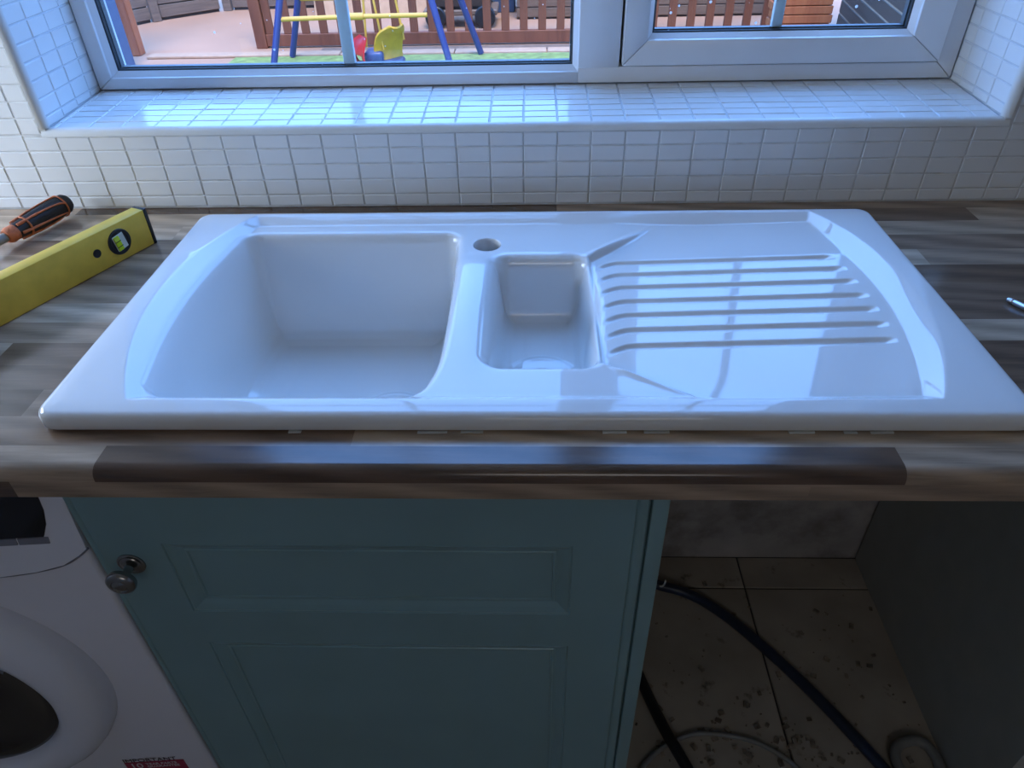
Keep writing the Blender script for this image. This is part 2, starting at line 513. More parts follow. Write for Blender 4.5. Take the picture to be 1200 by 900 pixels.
# floor of large tiles, dark joints
bm = bmesh.new(); bx(bm, (LW - 0.2, FWY - 0.2, -0.2), (RW + 0.2, WALL, -0.003))
floor = struct('floor', bm, M['floor_grout'], 'kitchen floor of large stained beige tiles', cat='floor')
FT = 0.45
tile_me = {}
def slab_mesh(w, h, t, bev, key):
    if key in tile_me: return tile_me[key]
    b2 = bmesh.new()
    c = 2 * bev
    def ring(a, z): return [b2.verts.new((sx * (w / 2 - a), sy * (h / 2 - a), z)) for sx, sy in ((-1, -1), (1, -1), (1, 1), (-1, 1))]
    r0, r1, r2 = ring(0, -t), ring(0, -bev), ring(bev, 0)
    for A, B in ((r0, r1), (r1, r2)):
        for k in range(4): b2.faces.new((A[k], A[(k + 1) % 4], B[(k + 1) % 4], B[k]))
    b2.faces.new(r2)
    bmesh.ops.recalc_face_normals(b2, faces=b2.faces)
    me = bpy.data.meshes.new('tile'); b2.to_mesh(me); b2.free()
    tile_me[key] = me
    return me
xs = [0.487 + FT * k for k in range(-4, 5)]
ys = [0.536 + FT * k for k in range(-8, 2)]
for x0 in xs:
    for y0 in ys:
        xa, xb = max(x0 - FT, LW), min(x0, RW)
        ya, yb = y0 - FT, min(y0, WALL - 0.002)
        if xb - xa < 0.02 or yb - ya < 0.02: continue
        w, h = xb - xa - 0.004, yb - ya - 0.004
        me = slab_mesh(w, h, 0.006, 0.0015, ('floor', round(w, 3), round(h, 3)))
        o = mesh_obj('floor_tile', me, M['floor_tile'], floor, ((xa + xb) / 2, (ya + yb) / 2, random.uniform(0, 0.0008)))

# ------------------------------------------------------------------ wall tiles (each a piece), 53.4 x 25.8 mm grid
TW, TH, TG = 0.0534, 0.0259, 0.0019
X0 = -0.0716          # a vertical joint
Z0 = 0.9305           # lowest horizontal joint (the bottom course is cut)
rest = bmesh.new()
def add_tile(parent, mat, centre, w, h, axis, mesh_key, name='tile'):
    me = slab_mesh(w, h, 0.006, 0.0011, mesh_key)
    o = mesh_obj(name, me, mat, parent)
    j = [random.gauss(0, 0.0055) for _ in range(2)]
    if axis == 'wall':
        rot = Matrix.Rotation(R(90) + j[0], 4, 'X') @ Matrix.Rotation(j[1], 4, 'Y')
    elif axis == 'left':    # faces +x
        rot = Matrix(((0, 0, 1), (1, 0, 0), (0, 1, 0))).to_4x4() @ Matrix.Rotation(j[0], 4, 'X') @ Matrix.Rotation(j[1], 4, 'Y')
    elif axis == 'right':   # faces -x
        rot = Matrix(((0, 0, -1), (-1, 0, 0), (0, 1, 0))).to_4x4() @ Matrix.Rotation(j[0], 4, 'X') @ Matrix.Rotation(j[1], 4, 'Y')
    else:                   # sill
        rot = Matrix.Rotation(math.atan2(SILL1 - SILL0, WIN - WALL) + j[0], 4, 'X') @ Matrix.Rotation(j[1], 4, 'Y')
    o.matrix_local = Matrix.Translation(Vector(centre) + Vector((random.gauss(0, .0002), 0, random.gauss(0, .0002)))) @ rot
    return o
c0 = math.floor((LW - X0) / TW); c1 = math.ceil((RW - X0) / TW)
ztop = SILL0 - 0.0115
for c in range(c0, c1):
    for r_ in range(-1, 52):
        xa, xb = max(X0 + c * TW, LW), min(X0 + (c + 1) * TW, RW)
        za = Z0 + r_ * TH if r_ >= 0 else TOP + 0.001
        zb = Z0 + (r_ + 1) * TH
        if za > WTOP: continue
        in_win = xb > XL - 0.012 and xa < XR + 0.012
        if in_win:
            # courses beside the opening are cut at the edging strip; those under it at the sill strip
            if za >= ztop - 0.004:
                if xa < XL - 0.014: xb = min(xb, XL - 0.0125)
                elif xb > XR + 0.014: xa = max(xa, XR + 0.0125)
                else: continue
            else:
                zb = min(zb, ztop) if (xa < XR + 0.0125 and xb > XL - 0.0125) else zb
        w, h = xb - xa - TG, zb - za - TG
        if w < 0.005 or h < 0.004: continue
        cen = ((xa + xb) / 2, WALL, (za + zb) / 2)
        near = (xa > -0.97 and xb < 1.00 and za < SILL0 - 0.02) or (xa > -0.98 and xb < XL and za < 1.32) or (xa > XR and xb < 0.93 and za < 1.28)
        if near:
            add_tile(wall_back, M['tile'], cen, w, h, 'wall', ('w', round(w, 4), round(h, 4)))
        else:
            bx(rest, (xa + TG / 2, WALL, za + TG / 2), (xb - TG / 2, WALL + 0.006, zb - TG / 2))
o = obj('outlying_tiles', rest, M['tile'], wall_back)
o['kind'] = 'stuff'

# tiled sill, tiled reveals, edging strips
bm = bmesh.new()
v = [(XL, WALL + .004, SILL0 - .03), (XR, WALL + .004, SILL0 - .03), (XR, 0.93, SILL0 - .03), (XL, 0.93, SILL0 - .03),
     (XL, WALL + .004, SILL0 - .0012), (XR, WALL + .004, SILL0 - .0012), (XR, 0.93, SILL1 + .0025), (XL, 0.93, SILL1 + .0025)]
vv = [bm.verts.new(p) for p in v]
for f in ((0, 1, 2, 3), (4, 5, 6, 7), (0, 1, 5, 4), (1, 2, 6, 5), (2, 3, 7, 6), (3, 0, 4, 7)): bm.faces.new([vv[k] for k in f])
sill = struct('trim_1', bm, M['sill_grout'], 'white tiled window sill above the sink', cat='window sill')
XS = -0.0716
for c in range(-15, 16):
    xa, xb = max(XS + c * TW, XL), min(XS + (c + 1) * TW, XR)
    if xb - xa < 0.008: continue
    for k in range(7):
        ya = WALL + 0.0065 + k * 0.0257
        yb = min(ya + 0.0257, WIN + 0.004)
        w, h = xb - xa - TG, yb - ya - TG
        ym = (ya + yb) / 2
        z = SILL0 + (SILL1 - SILL0) * (ym - WALL) / (WIN - WALL)
        add_tile(sill, M['tile'], ((xa + xb) / 2, ym, z), w, h, 'sill', ('s', round(w, 4), round(h, 4)))
def reveal(name, side, label):
    x = XL if side < 0 else XR
    b2 = bmesh.new()
    bx(b2, (min(x, x + side * 0.03), WALL + 0.004, SILL0 - 0.02), (max(x, x + side * 0.03) , 0.93, WTOP))
    for vert in b2.verts:
        if abs(vert.co.x - x) < 1e-6: vert.co.x = x + side * 0.0012
    t = struct(name, b2, M['sill_grout'], label, cat='window reveal')
    cols = [0.6365, 0.685, 0.7325, 0.780, 0.8135]
    for i in range(4):
        for r_ in range(0, 47):
            za = 1.0335 + r_ * 0.0262
            zb = za + 0.0262
            ya, yb = cols[i], cols[i + 1]
            lo = SILL0 + (SILL1 - SILL0) * (ya - WALL) / (WIN - WALL)
            za = max(za, lo + 0.001)
            if zb > WTOP or zb - za < 0.006: continue
            w, h = yb - ya - TG, zb - za - TG
            add_tile(t, M['tile'], (x, (ya + yb) / 2, (za + zb) / 2), w, h, 'left' if side < 0 else 'right', ('r', round(w, 4), round(h, 4)))
    return t
reveal('trim_2', -1, 'white tiled window reveal at the brighter end')
reveal('trim_3', 1, 'white tiled window reveal at the shaded end')

def quadrant(a, b, d1, d2, r_):
    """quarter round strip from a to b; d1, d2 the two directions pointing away from the rounded edge"""
    bm2 = bmesh.new()
    a, b, d1, d2 = map(Vector, (a, b, d1, d2))
    prof = [d1 * r_] + [d1 * (r_ - r_ * math.sin(t)) + d2 * (r_ - r_ * math.cos(t)) for t in [i * math.pi / 12 for i in range(7)]] + [d1 * r_ + d2 * r_]
    prof = prof[1:]
    A = [bm2.verts.new(a + p) for p in prof]; B = [bm2.verts.new(b + p) for p in prof]
    n = len(prof)
    for k in range(n): bm2.faces.new((A[k], A[(k + 1) % n], B[(k + 1) % n], B[k]))
    bm2.faces.new(A); bm2.faces.new(B)
    return bm2
edge = empty('trim_4', (0, 0, 0), 0, 'rounded white edging strip around the window recess', 'trim', kind='structure')
e1 = obj('sill_edging', quadrant((XL - 0.0115, WALL - 0.002, SILL0 + 0.001), (XR + 0.0115, WALL - 0.002, SILL0 + 0.001), (0, 1, 0), (0, 0, -1), 0.0115), M['trim'], edge, sm=R(35))
e2 = obj('side_edging', quadrant((XL + 0.001, WALL - 0.002, SILL0 + 0.001), (XL + 0.001, WALL - 0.002, WTOP), (-1, 0, 0), (0, 1, 0), 0.0115), M['trim'], edge, sm=R(35))
e3 = obj('side_edging', quadrant((XR - 0.001, WALL - 0.002, SILL0 + 0.001), (XR - 0.001, WALL - 0.002, WTOP), (1, 0, 0), (0, 1, 0), 0.0115), M['trim'], edge, sm=R(35))

# ------------------------------------------------------------------ window
win = empty('window_1', (0, WIN, SILL1), 0, 'white plastic window with a fixed pane and an opening sash', 'window', kind='structure')
WB, WT = SILL1 + 0.002, WTOP
DY = 0.036
def wbar(name, x0, x1, z0, z1, y0=WIN, y1=WIN + DY, mat='upvc', par=None, bev=0.004):
    b2 = bmesh.new()
    bx(b2, (x0, y0 - WIN, z0 - SILL1), (x1, y1 - WIN, z1 - SILL1), bev, 2)
    return obj(name, b2, M[mat], par or win, sm=R(40))
def mitre(name, pts, y0, y1, mat='upvc', par=None, bev=0.003):
    """a frame bar with mitred ends: 4 corner points (x, z)"""
    b2 = bmesh.new()
    A = [b2.verts.new((x, y0 - WIN, z - SILL1)) for x, z in pts]
    B = [b2.verts.new((x, y1 - WIN, z - SILL1)) for x, z in pts]
    n = len(pts)
    for k in range(n): b2.faces.new((A[k], A[(k + 1) % n], B[(k + 1) % n], B[k]))
    b2.faces.new(A); b2.faces.new(B)
    if bev: bmesh.ops.bevel(b2, geom=[e for e in b2.edges], offset=bev, segments=2, affect='EDGES', profile=0.5)
    return obj(name, b2, M[mat], par or win, sm=R(40))
FL, FR = XL + 0.001, XR - 0.001
L1, R1 = -0.747, 0.681     # inner edges of the outer frame
BOT = 1.0715
M0, M1 = 0.0735, 0.1445    # mullion
mitre('frame_rail', [(FL, WB), (M0 + .0015, WB), (M0 + .0015, BOT), (L1, BOT)], WIN, WIN + DY)
mitre('frame_rail', [(M0, WB), (FR, WB), (R1, 1.0785), (M0, 1.0785)], WIN, WIN + DY)
mitre('frame_rail', [(FL, WT), (FR, WT), (R1, WT - .04), (L1, WT - .04)], WIN, WIN + DY)
mitre('frame_stile', [(FL, WB), (L1, BOT), (L1, WT - .04), (FL, WT)], WIN, WIN + DY)
mitre('frame_stile', [(FR, WB), (R1, 1.0785), (R1, WT - .04), (FR, WT)], WIN, WIN + DY)
wbar('mullion', M0, M1, 1.0765, WT - .039, WIN - 0.002)
# beads and gaskets of the fixed pane
def pane(x0, x1, z0, z1, y, bead, barx):
    """glazing: bead frame (sloped), black gasket, spacer, glass, glazing bar"""
    p = [(x0, z0), (x1, z0), (x1, z1), (x0, z1)]
    def inset(d): return [(x0 + d, z0 + d), (x1 - d, z0 + d), (x1 - d, z1 - d), (x0 + d, z1 - d)]
    def frame(nm, d0, d1, ya, yb, mat):
        b2 = bmesh.new()
        o_, i_ = inset(d0), inset(d1)
        loops = [[b2.verts.new((q[0], yy - WIN, q[1] - SILL1)) for q in l] for l, yy in ((o_, ya), (i_, yb), (i_, yb + 0.012), (o_, yb + 0.012))]
        for A, B in zip(loops, loops[1:] + loops[:1]):
            for k in range(4): b2.faces.new((A[k], A[(k + 1) % 4], B[(k + 1) % 4], B[k]))
        return obj(nm, b2, M[mat], win)
    frame('glazing_bead', -0.001, bead, y - 0.014, y - 0.003, 'upvc')
    frame('gasket', bead - 0.001, bead + 0.0022, y - 0.0035, y - 0.001, 'gasket')
    frame('spacer', bead - 0.001, bead + 0.0045, y + 0.006, y + 0.006, 'spacer')
    b2 = bmesh.new(); bx(b2, (x0 + bead * .5, y - WIN, z0 + bead * .5 - SILL1), (x1 - bead * .5, y + 0.004 - WIN, z1 - bead * .5 - SILL1))
    obj('glass_pane', b2, M['glass'], win)
    for cx_, wd in barx:
        wbar('glazing_bar', cx_ - wd / 2, cx_ + wd / 2, z0 + bead, z1 - bead, y + 0.006, y + 0.018, 'glazing_bar', bev=0.003)
    zc = z0 + (z1 - z0) * 0.62
    wbar('glazing_bar', x0 + bead, x1 - bead, zc - .010, zc + .010, y + 0.007, y + 0.017, 'glazing_bar', bev=0.003)
pane(L1, M0, BOT, WT - .04, WIN + 0.018, 0.0085, [(-0.326, 0.021)])
# opening sash
SX0, SX1, SZ0, SZ1 = M1 + 0.0040, R1 - 0.0020, 1.0808, WT - .044
q = 0.0410
YS = WIN - 0.009
wbar('sash_stop', M1 - .004, SX0 + .016, 1.074, WT - .036, WIN + .0305, WIN + .045, 'gasket', bev=0)
wbar('sash_stop', SX1 - .016, R1 + .004, 1.074, WT - .036, WIN + .0305, WIN + .045, 'gasket', bev=0)
wbar('sash_stop', M1 - .004, R1 + .004, 1.072, SZ0 + .016, WIN + .0305, WIN + .045, 'gasket', bev=0)
wbar('sash_stop', M1 - .004, R1 + .004, SZ1 - .016, WT - .030, WIN + .0305, WIN + .045, 'gasket', bev=0)
mitre('sash_rail', [(SX0, SZ0), (SX1, SZ0), (SX1 - q - .013, SZ0 + q), (SX0 + q, SZ0 + q)], YS, WIN + 0.030)
mitre('sash_rail', [(SX0, SZ1), (SX1, SZ1), (SX1 - q - .013, SZ1 - q), (SX0 + q, SZ1 - q)], YS, WIN + 0.030)
mitre('sash_stile', [(SX0, SZ0), (SX0 + q, SZ0 + q), (SX0 + q, SZ1 - q), (SX0, SZ1)], YS, WIN + 0.030)
mitre('sash_stile', [(SX1, SZ0), (SX1 - q - .013, SZ0 + q), (SX1 - q - .013, SZ1 - q), (SX1, SZ1)], YS, WIN + 0.030)
pane(SX0 + q, SX1 - q - .013, SZ0 + q, SZ1 - q, WIN + 0.010, 0.0075, [(0.405, 0.018)])
wbar('outer_sill', XL, XR, SILL1 - .03, SILL1 + .004, WIN + DY, WIN + 0.16)

# side window in the left wall
win2 = empty('window_2', (LW - 0.06, (LY0 + LY1) / 2, LZ0), 0, 'small bright side window beyond the washing machine', 'window', kind='structure')
b2 = bmesh.new()
for lo, hi in (((-.03, LY0, LZ0), (.03, LY0 + .05, LZ1)), ((-.03, LY1 - .05, LZ0), (.03, LY1, LZ1)), ((-.03, LY0, LZ0), (.03, LY1, LZ0 + .05)), ((-.03, LY0, LZ1 - .05), (.03, LY1, LZ1))):
    bx(b2, (lo[0], lo[1] - (LY0 + LY1) / 2, lo[2] - LZ0), (hi[0], hi[1] - (LY0 + LY1) / 2, hi[2] - LZ0), 0.004)
obj('window_frame', b2, M['upvc'], win2)

# ------------------------------------------------------------------ worktop (one run, nose rounded, cut-out under the sink)
SX, SY = -0.009, 0.307     # middle of the sink
HX0, HX1, HY0, HY1 = -0.475, 0.455, 0.090, 0.520
def worktop():
    r_ = 0.013
    prof = []   # (y, z, v)
    prof.append((0.0, TOP - 0.038, -(math.pi / 2 - 1) * 0.0 - 0.0))
    pts = [(0.0, TOP - 0.038)] + [(r_ - r_ * math.cos(t), TOP - r_ + r_ * math.sin(t)) for t in [i * math.pi / 16 for i in range(9)]]
    pts += [(HY0, TOP), (HY1, TOP), (WALL - 0.001, TOP)]
    s = 0.0
    arc = [0.0]
    for (a, b), (c, d) in zip(pts, pts[1:]):
        s += math.hypot(c - a, d - b); arc.append(s)
    base = arc[9] - r_         # arc length at which y would be 0 on the flat
    prof = [(p[0], p[1], a - base) for p, a in zip(pts, arc)]
    xs_ = [LW + 0.001, HX0, HX1, 1.60]
    bm2 = bmesh.new()
    uvl = bm2.loops.layers.uv.new('UVMap')
    grid = [[bm2.verts.new((x, y, z)) for (y, z, _) in prof] for x in xs_]
    V = [p[2] for p in prof]
    n = len(prof)
    def face(vs, uvs):
        f = bm2.faces.new(vs)
        for l, t in zip(f.loops, uvs): l[uvl].uv = t
        return f
    for i in range(3):
        for k in range(n - 1):
            if i == 1 and k == n - 3: continue
            face((grid[i][k], grid[i + 1][k], grid[i + 1][k + 1], grid[i][k + 1]),
                 [(xs_[i], V[k]), (xs_[i + 1], V[k]), (xs_[i + 1], V[k + 1]), (xs_[i], V[k + 1])])
    # underside with the same cut-out
    zb = TOP - 0.038
    yb = [0.0, HY0, HY1, WALL - 0.001]
    low = [[grid[i][0] if j == 0 else bm2.verts.new((xs_[i], yb[j], zb)) for j in range(4)] for i in range(4)]
    for i in range(3):
        for j in range(3):
            if i == 1 and j == 1: continue
            face((low[i][j], low[i][j + 1], low[i + 1][j + 1], low[i + 1][j]), [(xs_[i], -.05)] * 4)
    t0, t1 = n - 3, n - 2
    for a, b in (((1, 0), (2, 0)), ((2, 0), (2, 1)), ((2, 1), (1, 1)), ((1, 1), (1, 0))):
        ta, tb = grid[a[0]][t0 + a[1]], grid[b[0]][t0 + b[1]]
        la, lb = low[a[0]][1 + a[1]], low[b[0]][1 + b[1]]
        face((ta, tb, lb, la), [(0, 0)] * 4)
    for i in (0, 3):
        f = face([grid[i][k] for k in range(n)] + [low[i][3], low[i][2], low[i][1]], [(0, 0)] * (n + 3))
    for i in range(3):
        face((grid[i][n - 1], grid[i + 1][n - 1], low[i + 1][3], low[i][3]), [(0, 0)] * 4)
    return bm2
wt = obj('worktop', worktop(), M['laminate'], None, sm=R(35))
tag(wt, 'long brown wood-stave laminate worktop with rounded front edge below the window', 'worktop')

# ------------------------------------------------------------------ the sink
S = 0.934
def sink():
    ox0, ox1, oy0, oy1 = -0.531, 0.5135, 0.0575, 0.5565
    st = 0.0017
    nx, ny = int(round((ox1 - ox0) / st)), int(round((oy1 - oy0) / st))
    def axis(a, b, n):
        base = np.linspace(a, b, n + 1)
        e = np.array([0.0003, 0.0009])
        return np.unique(np.concatenate([base, a + e, b - e]))
    gx, gy = axis(ox0, ox1, nx), axis(oy0, oy1, ny)
    X, Y = np.meshgrid(gx, gy, indexing='ij')
    # outline with rounded corners: points outside the rounding slide onto it
    cx_, cy_ = (ox0 + ox1) / 2, (oy0 + oy1) / 2
    hx, hy, rc = (ox1 - ox0) / 2, (oy1 - oy0) / 2, 0.022
    dx, dy = np.abs(X - cx_) - (hx - rc), np.abs(Y - cy_) - (hy - rc)
    corner = (dx > 0) & (dy > 0)
    ln = np.hypot(dx, dy)
    # map the corner square onto the quarter disc (radially) so that rows stay ordered
    m = np.maximum(dx, dy)
    k = np.where(corner & (ln > 1e-9), m / np.maximum(ln, 1e-9), 1.0)
    X = np.where(corner, cx_ + np.sign(X - cx_) * ((hx - rc) + dx * k), X)
    Y = np.where(corner, cy_ + np.sign(Y - cy_) * ((hy - rc) + dy * k), Y)
    dx, dy = np.abs(X - cx_) - (hx - rc), np.abs(Y - cy_) - (hy - rc)
    de = np.where((dx > 0) & (dy > 0), rc - np.hypot(dx, dy), np.minimum(hx - np.abs(X - cx_), hy - np.abs(Y - cy_)))
    de = np.clip(de, 0, None)

    def sm_interp(t, pts, w):
        xs_ = np.array([p[0] for p in pts]); ys_ = np.array([p[1] for p in pts])
        tt = np.linspace(xs_[0] - 6 * w, xs_[-1] + 6 * w, 4000)
        f = np.interp(tt, xs_, ys_)
        h = tt[1] - tt[0]; nn = int(3 * w / h) + 1
        kx = np.arange(-nn, nn + 1) * h
        ker = np.exp(-(kx / w) ** 2); ker /= ker.sum()
        f2 = np.convolve(np.pad(f, nn, mode='edge'), ker, mode='valid')
        return np.interp(t, tt, f2)
    def sstep(a, b, t):
        u = np.clip((t - a) / (b - a), 0, 1); return u * u * (3 - 2 * u)

    # rim: edge fillet and a very slight crown
    rf = 0.0085
    Z = np.full_like(X, S)
    Z -= np.where(de < rf, rf - np.sqrt(np.maximum(rf * rf - (rf - de) ** 2, 0)), 0)
    Z -= 0.0016 * np.exp(-(de / 0.016) ** 2)
    # recess: barrel-shaped sides, straight back and front
    xc, yd = -0.008, Y - 0.315
    a_out = 0.490 - 1.15 * yd ** 2
    a_in = 0.452 - 0.72 * yd ** 2
    tx = (a_out - np.abs(X - xc)) / (a_out - a_in)
    tb = (0.5445 - Y) / 0.0215
    tf = (Y - 0.0845) / 0.0170
    kk = 0.12
    def smin(a, b, k_):
        h_ = np.clip(0.5 + 0.5 * (b - a) / k_, 0, 1)
        return b + (a - b) * h_ - k_ * h_ * (1 - h_)
    t = smin(smin(tx, tb, kk), tf, kk)
    ramp = sm_interp(t, [(-1, 0), (0, 0), (1, 1), (2, 1)], 0.09)
    # deck and drainer levels
    deck = np.full_like(X, -0.0105)
    plane = -0.0188 + (X - 0.10) * 0.0094 / 0.33
    plane = np.clip(plane, -0.0215, -0.0065)
    xcr = np.where(Y > 0.419, 0.079 + (Y - 0.419) * 1.06, np.where(Y < 0.163, 0.083 + (0.163 - Y) * 1.5, 0.077))
    ndist = (X - xcr) / np.where((Y > 0.419) | (Y < 0.163), 1.6, 1.0)
    mcr = sstep(-0.0035, 0.0035, ndist)
    fade = np.where(Y > 0.419, 1 - sstep(0.435, 0.525, Y), np.where(Y < 0.163, 1 - sstep(0.0, 0.10, 0.163 - Y), 1.0))
    soft = sstep(-0.05, 0.07, ndist)
    mcr = mcr * fade + soft * (1 - fade)
    lev = deck + (plane - deck) * mcr
    # a small raised crest along the two creases that fan out from the half bowl
    crest = np.exp(-((ndist + 0.004) / 0.0045) ** 2) * np.where(Y > 0.419, fade * sstep(0.415, 0.44, Y), np.where(Y < 0.163, fade * sstep(0.0, 0.02, 0.163 - Y), 0))
    lev = lev + 0.0028 * crest
    Z += lev * ramp
    # the bridge between the two bowls is crowned
    Z += 0.0068 * np.clip(1 - ((X + 0.087) / 0.032) ** 2, 0, None) * sstep(0.10, 0.30, Y) * (1 - sstep(0.385, 0.44, Y))
    # bowls
    def rbox(l, r_, b_, f_, rad):
        a = np.minimum(l, r_); b = np.minimum(b_, f_)
        cc = rad - np.hypot(np.maximum(rad - a, 0), np.maximum(rad - b, 0))
        return np.where((a > rad) & (b > rad), np.minimum(a, b), cc)
    xr_ = -0.113 + 0.004 * np.cos((Y - 0.27) * 9) - 0.014 * np.exp(-((Y - 0.100) / 0.045) ** 2)
    dm = rbox(X - (xc - a_in) - 0.001, xr_ - X, 0.4935 - Y, Y - 0.1045, 0.021)
    pm = [(-0.2, 0), (-0.011, 0), (-0.006, 0.0008), (-0.002, 0.0035), (0.001, 0.0085), (0.004, 0.018), (0.021, 0.140), (0.027, 0.157), (0.036, 0.167), (0.05, 0.1715), (0.09, 0.174), (0.3, 0.178)]
    Z -= sm_interp(dm, pm, 0.0016)
    dh = rbox(X + 0.0575, 0.0735 + 0.006 * np.exp(-((Y - 0.31) / 0.06) ** 2) - X, 0.4195 - Y, Y - 0.1595, 0.022)
    ph = [(-0.2, 0), (-0.012, 0), (-0.007, 0.0008), (-0.002, 0.0045), (0.002, 0.011), (0.006, 0.024), (0.0135, 0.078), (0.018, 0.089), (0.025, 0.095), (0.04, 0.098), (0.2, 0.100)]
    Z -= sm_interp(dh, ph, 0.0016)
    for (wx, wy, wr) in ((-0.206, 0.283, 0.045), (0.009, 0.268, 0.044)):
        dw = wr - np.hypot(X - wx, Y - wy)
        Z -= sm_interp(dw, [(-0.2, 0), (-0.001, 0), (0.001, 0.0016), (0.026, 0.0022), (0.0295, 0.03), (0.2, 0.03)], 0.0006)
    # drainer flutes
    for y0, xt in zip((0.411, 0.378, 0.3435, 0.3075, 0.2745, 0.2405, 0.206), (0.420, 0.425, 0.428, 0.430, 0.431, 0.430, 0.427)):
        hook = np.clip((0.120 - X) / 0.036, 0, 1.4)
        yc_ = y0 - 0.019 * hook ** 2
        wl_ = sstep(0.083, 0.100, X); wr_ = 1 - sstep(xt - 0.016, xt, X)
        Z -= 0.0042 * np.exp(-((Y - yc_) / 0.0050) ** 4) * wl_ * wr_

    nX, nY = X.shape
    verts = np.stack([X, Y, Z], -1).reshape(-1, 3)
    idx = np.arange(nX * nY).reshape(nX, nY)
    # tap hole: drop a square of cells and fan it to a circle
    tx_, ty_, tr = -0.0705, 0.457, 0.0195
    i0, i1 = np.searchsorted(gx, tx_ - 0.026), np.searchsorted(gx, tx_ + 0.026)
    j0, j1 = np.searchsorted(gy, ty_ - 0.026), np.searchsorted(gy, ty_ + 0.026)
    q_ = np.stack([idx[:-1, :-1], idx[1:, :-1], idx[1:, 1:], idx[:-1, 1:]], -1)
    keep = np.ones(q_.shape[:2], bool); keep[i0:i1, j0:j1] = False
    faces = q_[keep].tolist()
    loop = [idx[i, j0] for i in range(i0, i1)] + [idx[i1, j] for j in range(j0, j1)] + [idx[i, j1] for i in range(i1, i0, -1)] + [idx[i0, j] for j in range(j1, j0, -1)]
    vl = verts.tolist()
    prev = loop
    z0 = float(np.mean([vl[l][2] for l in loop]))
    rings = [(0.75, 0, 0), (0.5, 0, 0), (0.25, 0, 0), (0.08, 0, 0), (0, 0, 0), (0, -0.0008, -0.0006), (0, -0.0022, -0.0012), (0, -0.006, -0.0014), (0, -0.025, -0.0014)]
    for f_, dz, dr in rings:
        cur = []
        for l in loop:
            p = vl[l]
            a = math.atan2(p[1] - ty_, p[0] - tx_)
            rp_ = math.hypot(p[0] - tx_, p[1] - ty_)
            rad = (tr + 0.0014 + dr) * (1 - f_) + rp_ * f_
            zz = p[2] * f_ + z0 * (1 - f_) + dz
            vl.append([tx_ + rad * math.cos(a), ty_ + rad * math.sin(a), zz]); cur.append(len(vl) - 1)
        n = len(loop)
        for k in range(n):
            faces.append([prev[k], prev[(k + 1) % n], cur[(k + 1) % n], cur[k]])
        prev = cur
    # skirt and underside flange
    bd = [idx[i, 0] for i in range(nX)] + [idx[nX - 1, j] for j in range(1, nY)] + [idx[i, nY - 1] for i in range(nX - 2, -1, -1)] + [idx[0, j] for j in range(nY - 2, 0, -1)]
    for zz, ins in ((TOP + 0.012, 0), (TOP + 0.0045, 0), (TOP + 0.0025, 0.0015), (TOP + 0.0022, 0.028)):
        cur = []
        for l in bd:
            p = vl[l]
            vl.append([cx_ + (p[0] - cx_) * (1 - ins / hx), cy_ + (p[1] - cy_) * (1 - ins / hy), zz]); cur.append(len(vl) - 1)
        if zz == TOP + 0.012: pr = bd
        n = len(bd)
        for k in range(n):
            faces.append([pr[k], cur[k], cur[(k + 1) % n], pr[(k + 1) % n]])
        pr = cur
    va = np.array(vl) - np.array([SX, SY, TOP])
    me = bpy.data.meshes.new('sink')
    me.from_pydata(va.tolist(), [], faces)
    me.update()
    smooth(me)
    return me
sk = mesh_obj('sink', sink(), M['ceramic'], None, (SX, SY, TOP))
tag(sk, 'white glossy ceramic sink with large bowl, half bowl and fluted drainer on the worktop', 'sink')
# old sealant crumbs along the foot of the front edge
bm = bmesh.new()
rng = random.Random(3)
x = -0.50
while x < 0.50:
    w = rng.uniform(0.004, 0.035)
    if rng.random() < 0.36:
        y0 = 0.0570 - SY
        h0, h1 = rng.uniform(0.0008, 0.0022), rng.uniform(0.0008, 0.0022)
        d = rng.uniform(0.0003, 0.0012)
        xa, xb = x - SX, x + w - SX
        vs = [bm.verts.new(p) for p in ((xa, y0 - d, 0.0004), (xb, y0 - d * .6, 0.0004), (xb, y0 + 0.003, 0.0004), (xa, y0 + 0.003, 0.0004), (xa, y0 - .0006, h0), (xb, y0 - .0006, h1), (xb, y0 + 0.003, h1), (xa, y0 + 0.003, h0))]
        for f in ((0, 1, 2, 3), (4, 5, 6, 7), (0, 1, 5, 4), (1, 2, 6, 5), (2, 3, 7, 6), (3, 0, 4, 7)): bm.faces.new([vs[k] for k in f])
    x += w + rng.uniform(0.002, 0.03)
o = obj('sealant_crumbs', bm, M['sealant'], sk); o['kind'] = 'stuff'
o['label'] = 'broken dried sealant along the foot of the sink'

# ------------------------------------------------------------------ base cabinet with the panelled door
YC = 0.0197
cab = empty('base_cabinet', (-0.19, 0.33, 0.0), 0, 'teal painted base cabinet with a panelled door under the sink', 'cabinet')
CO = Vector((-0.19, 0.33, 0.0))
def cbox(name, lo, hi, mat, parent=cab, bev=0.0):
    b2 = bmesh.new()
    bx(b2, tuple(Vector(lo) - CO), tuple(Vector(hi) - CO), bev, 2)
    return obj(name, b2, M[mat], parent, sm=R(40) if bev else None)
cbox('side_panel', (-0.505, YC + 0.024, 0.10), (-0.487, 0.600, 0.870), 'grey_panel')
cbox('base_panel', (-0.487, YC + 0.024, 0.12), (0.120, 0.600, 0.138), 'grey_panel')
cbox('plinth', (-0.505, YC + 0.060, 0.0), (0.1415, YC + 0.076, 0.10), 'teal')
cbox('back_panel', (-0.487, 0.592, 0.138), (0.120, 0.600, 0.700), 'grey_panel')
# end panel whose painted edge shows beside the door
ep = cbox('end_panel', (0.1235, YC - 0.001, 0.0), (0.1415, 0.600, 0.8715), 'teal', bev=0.0012)
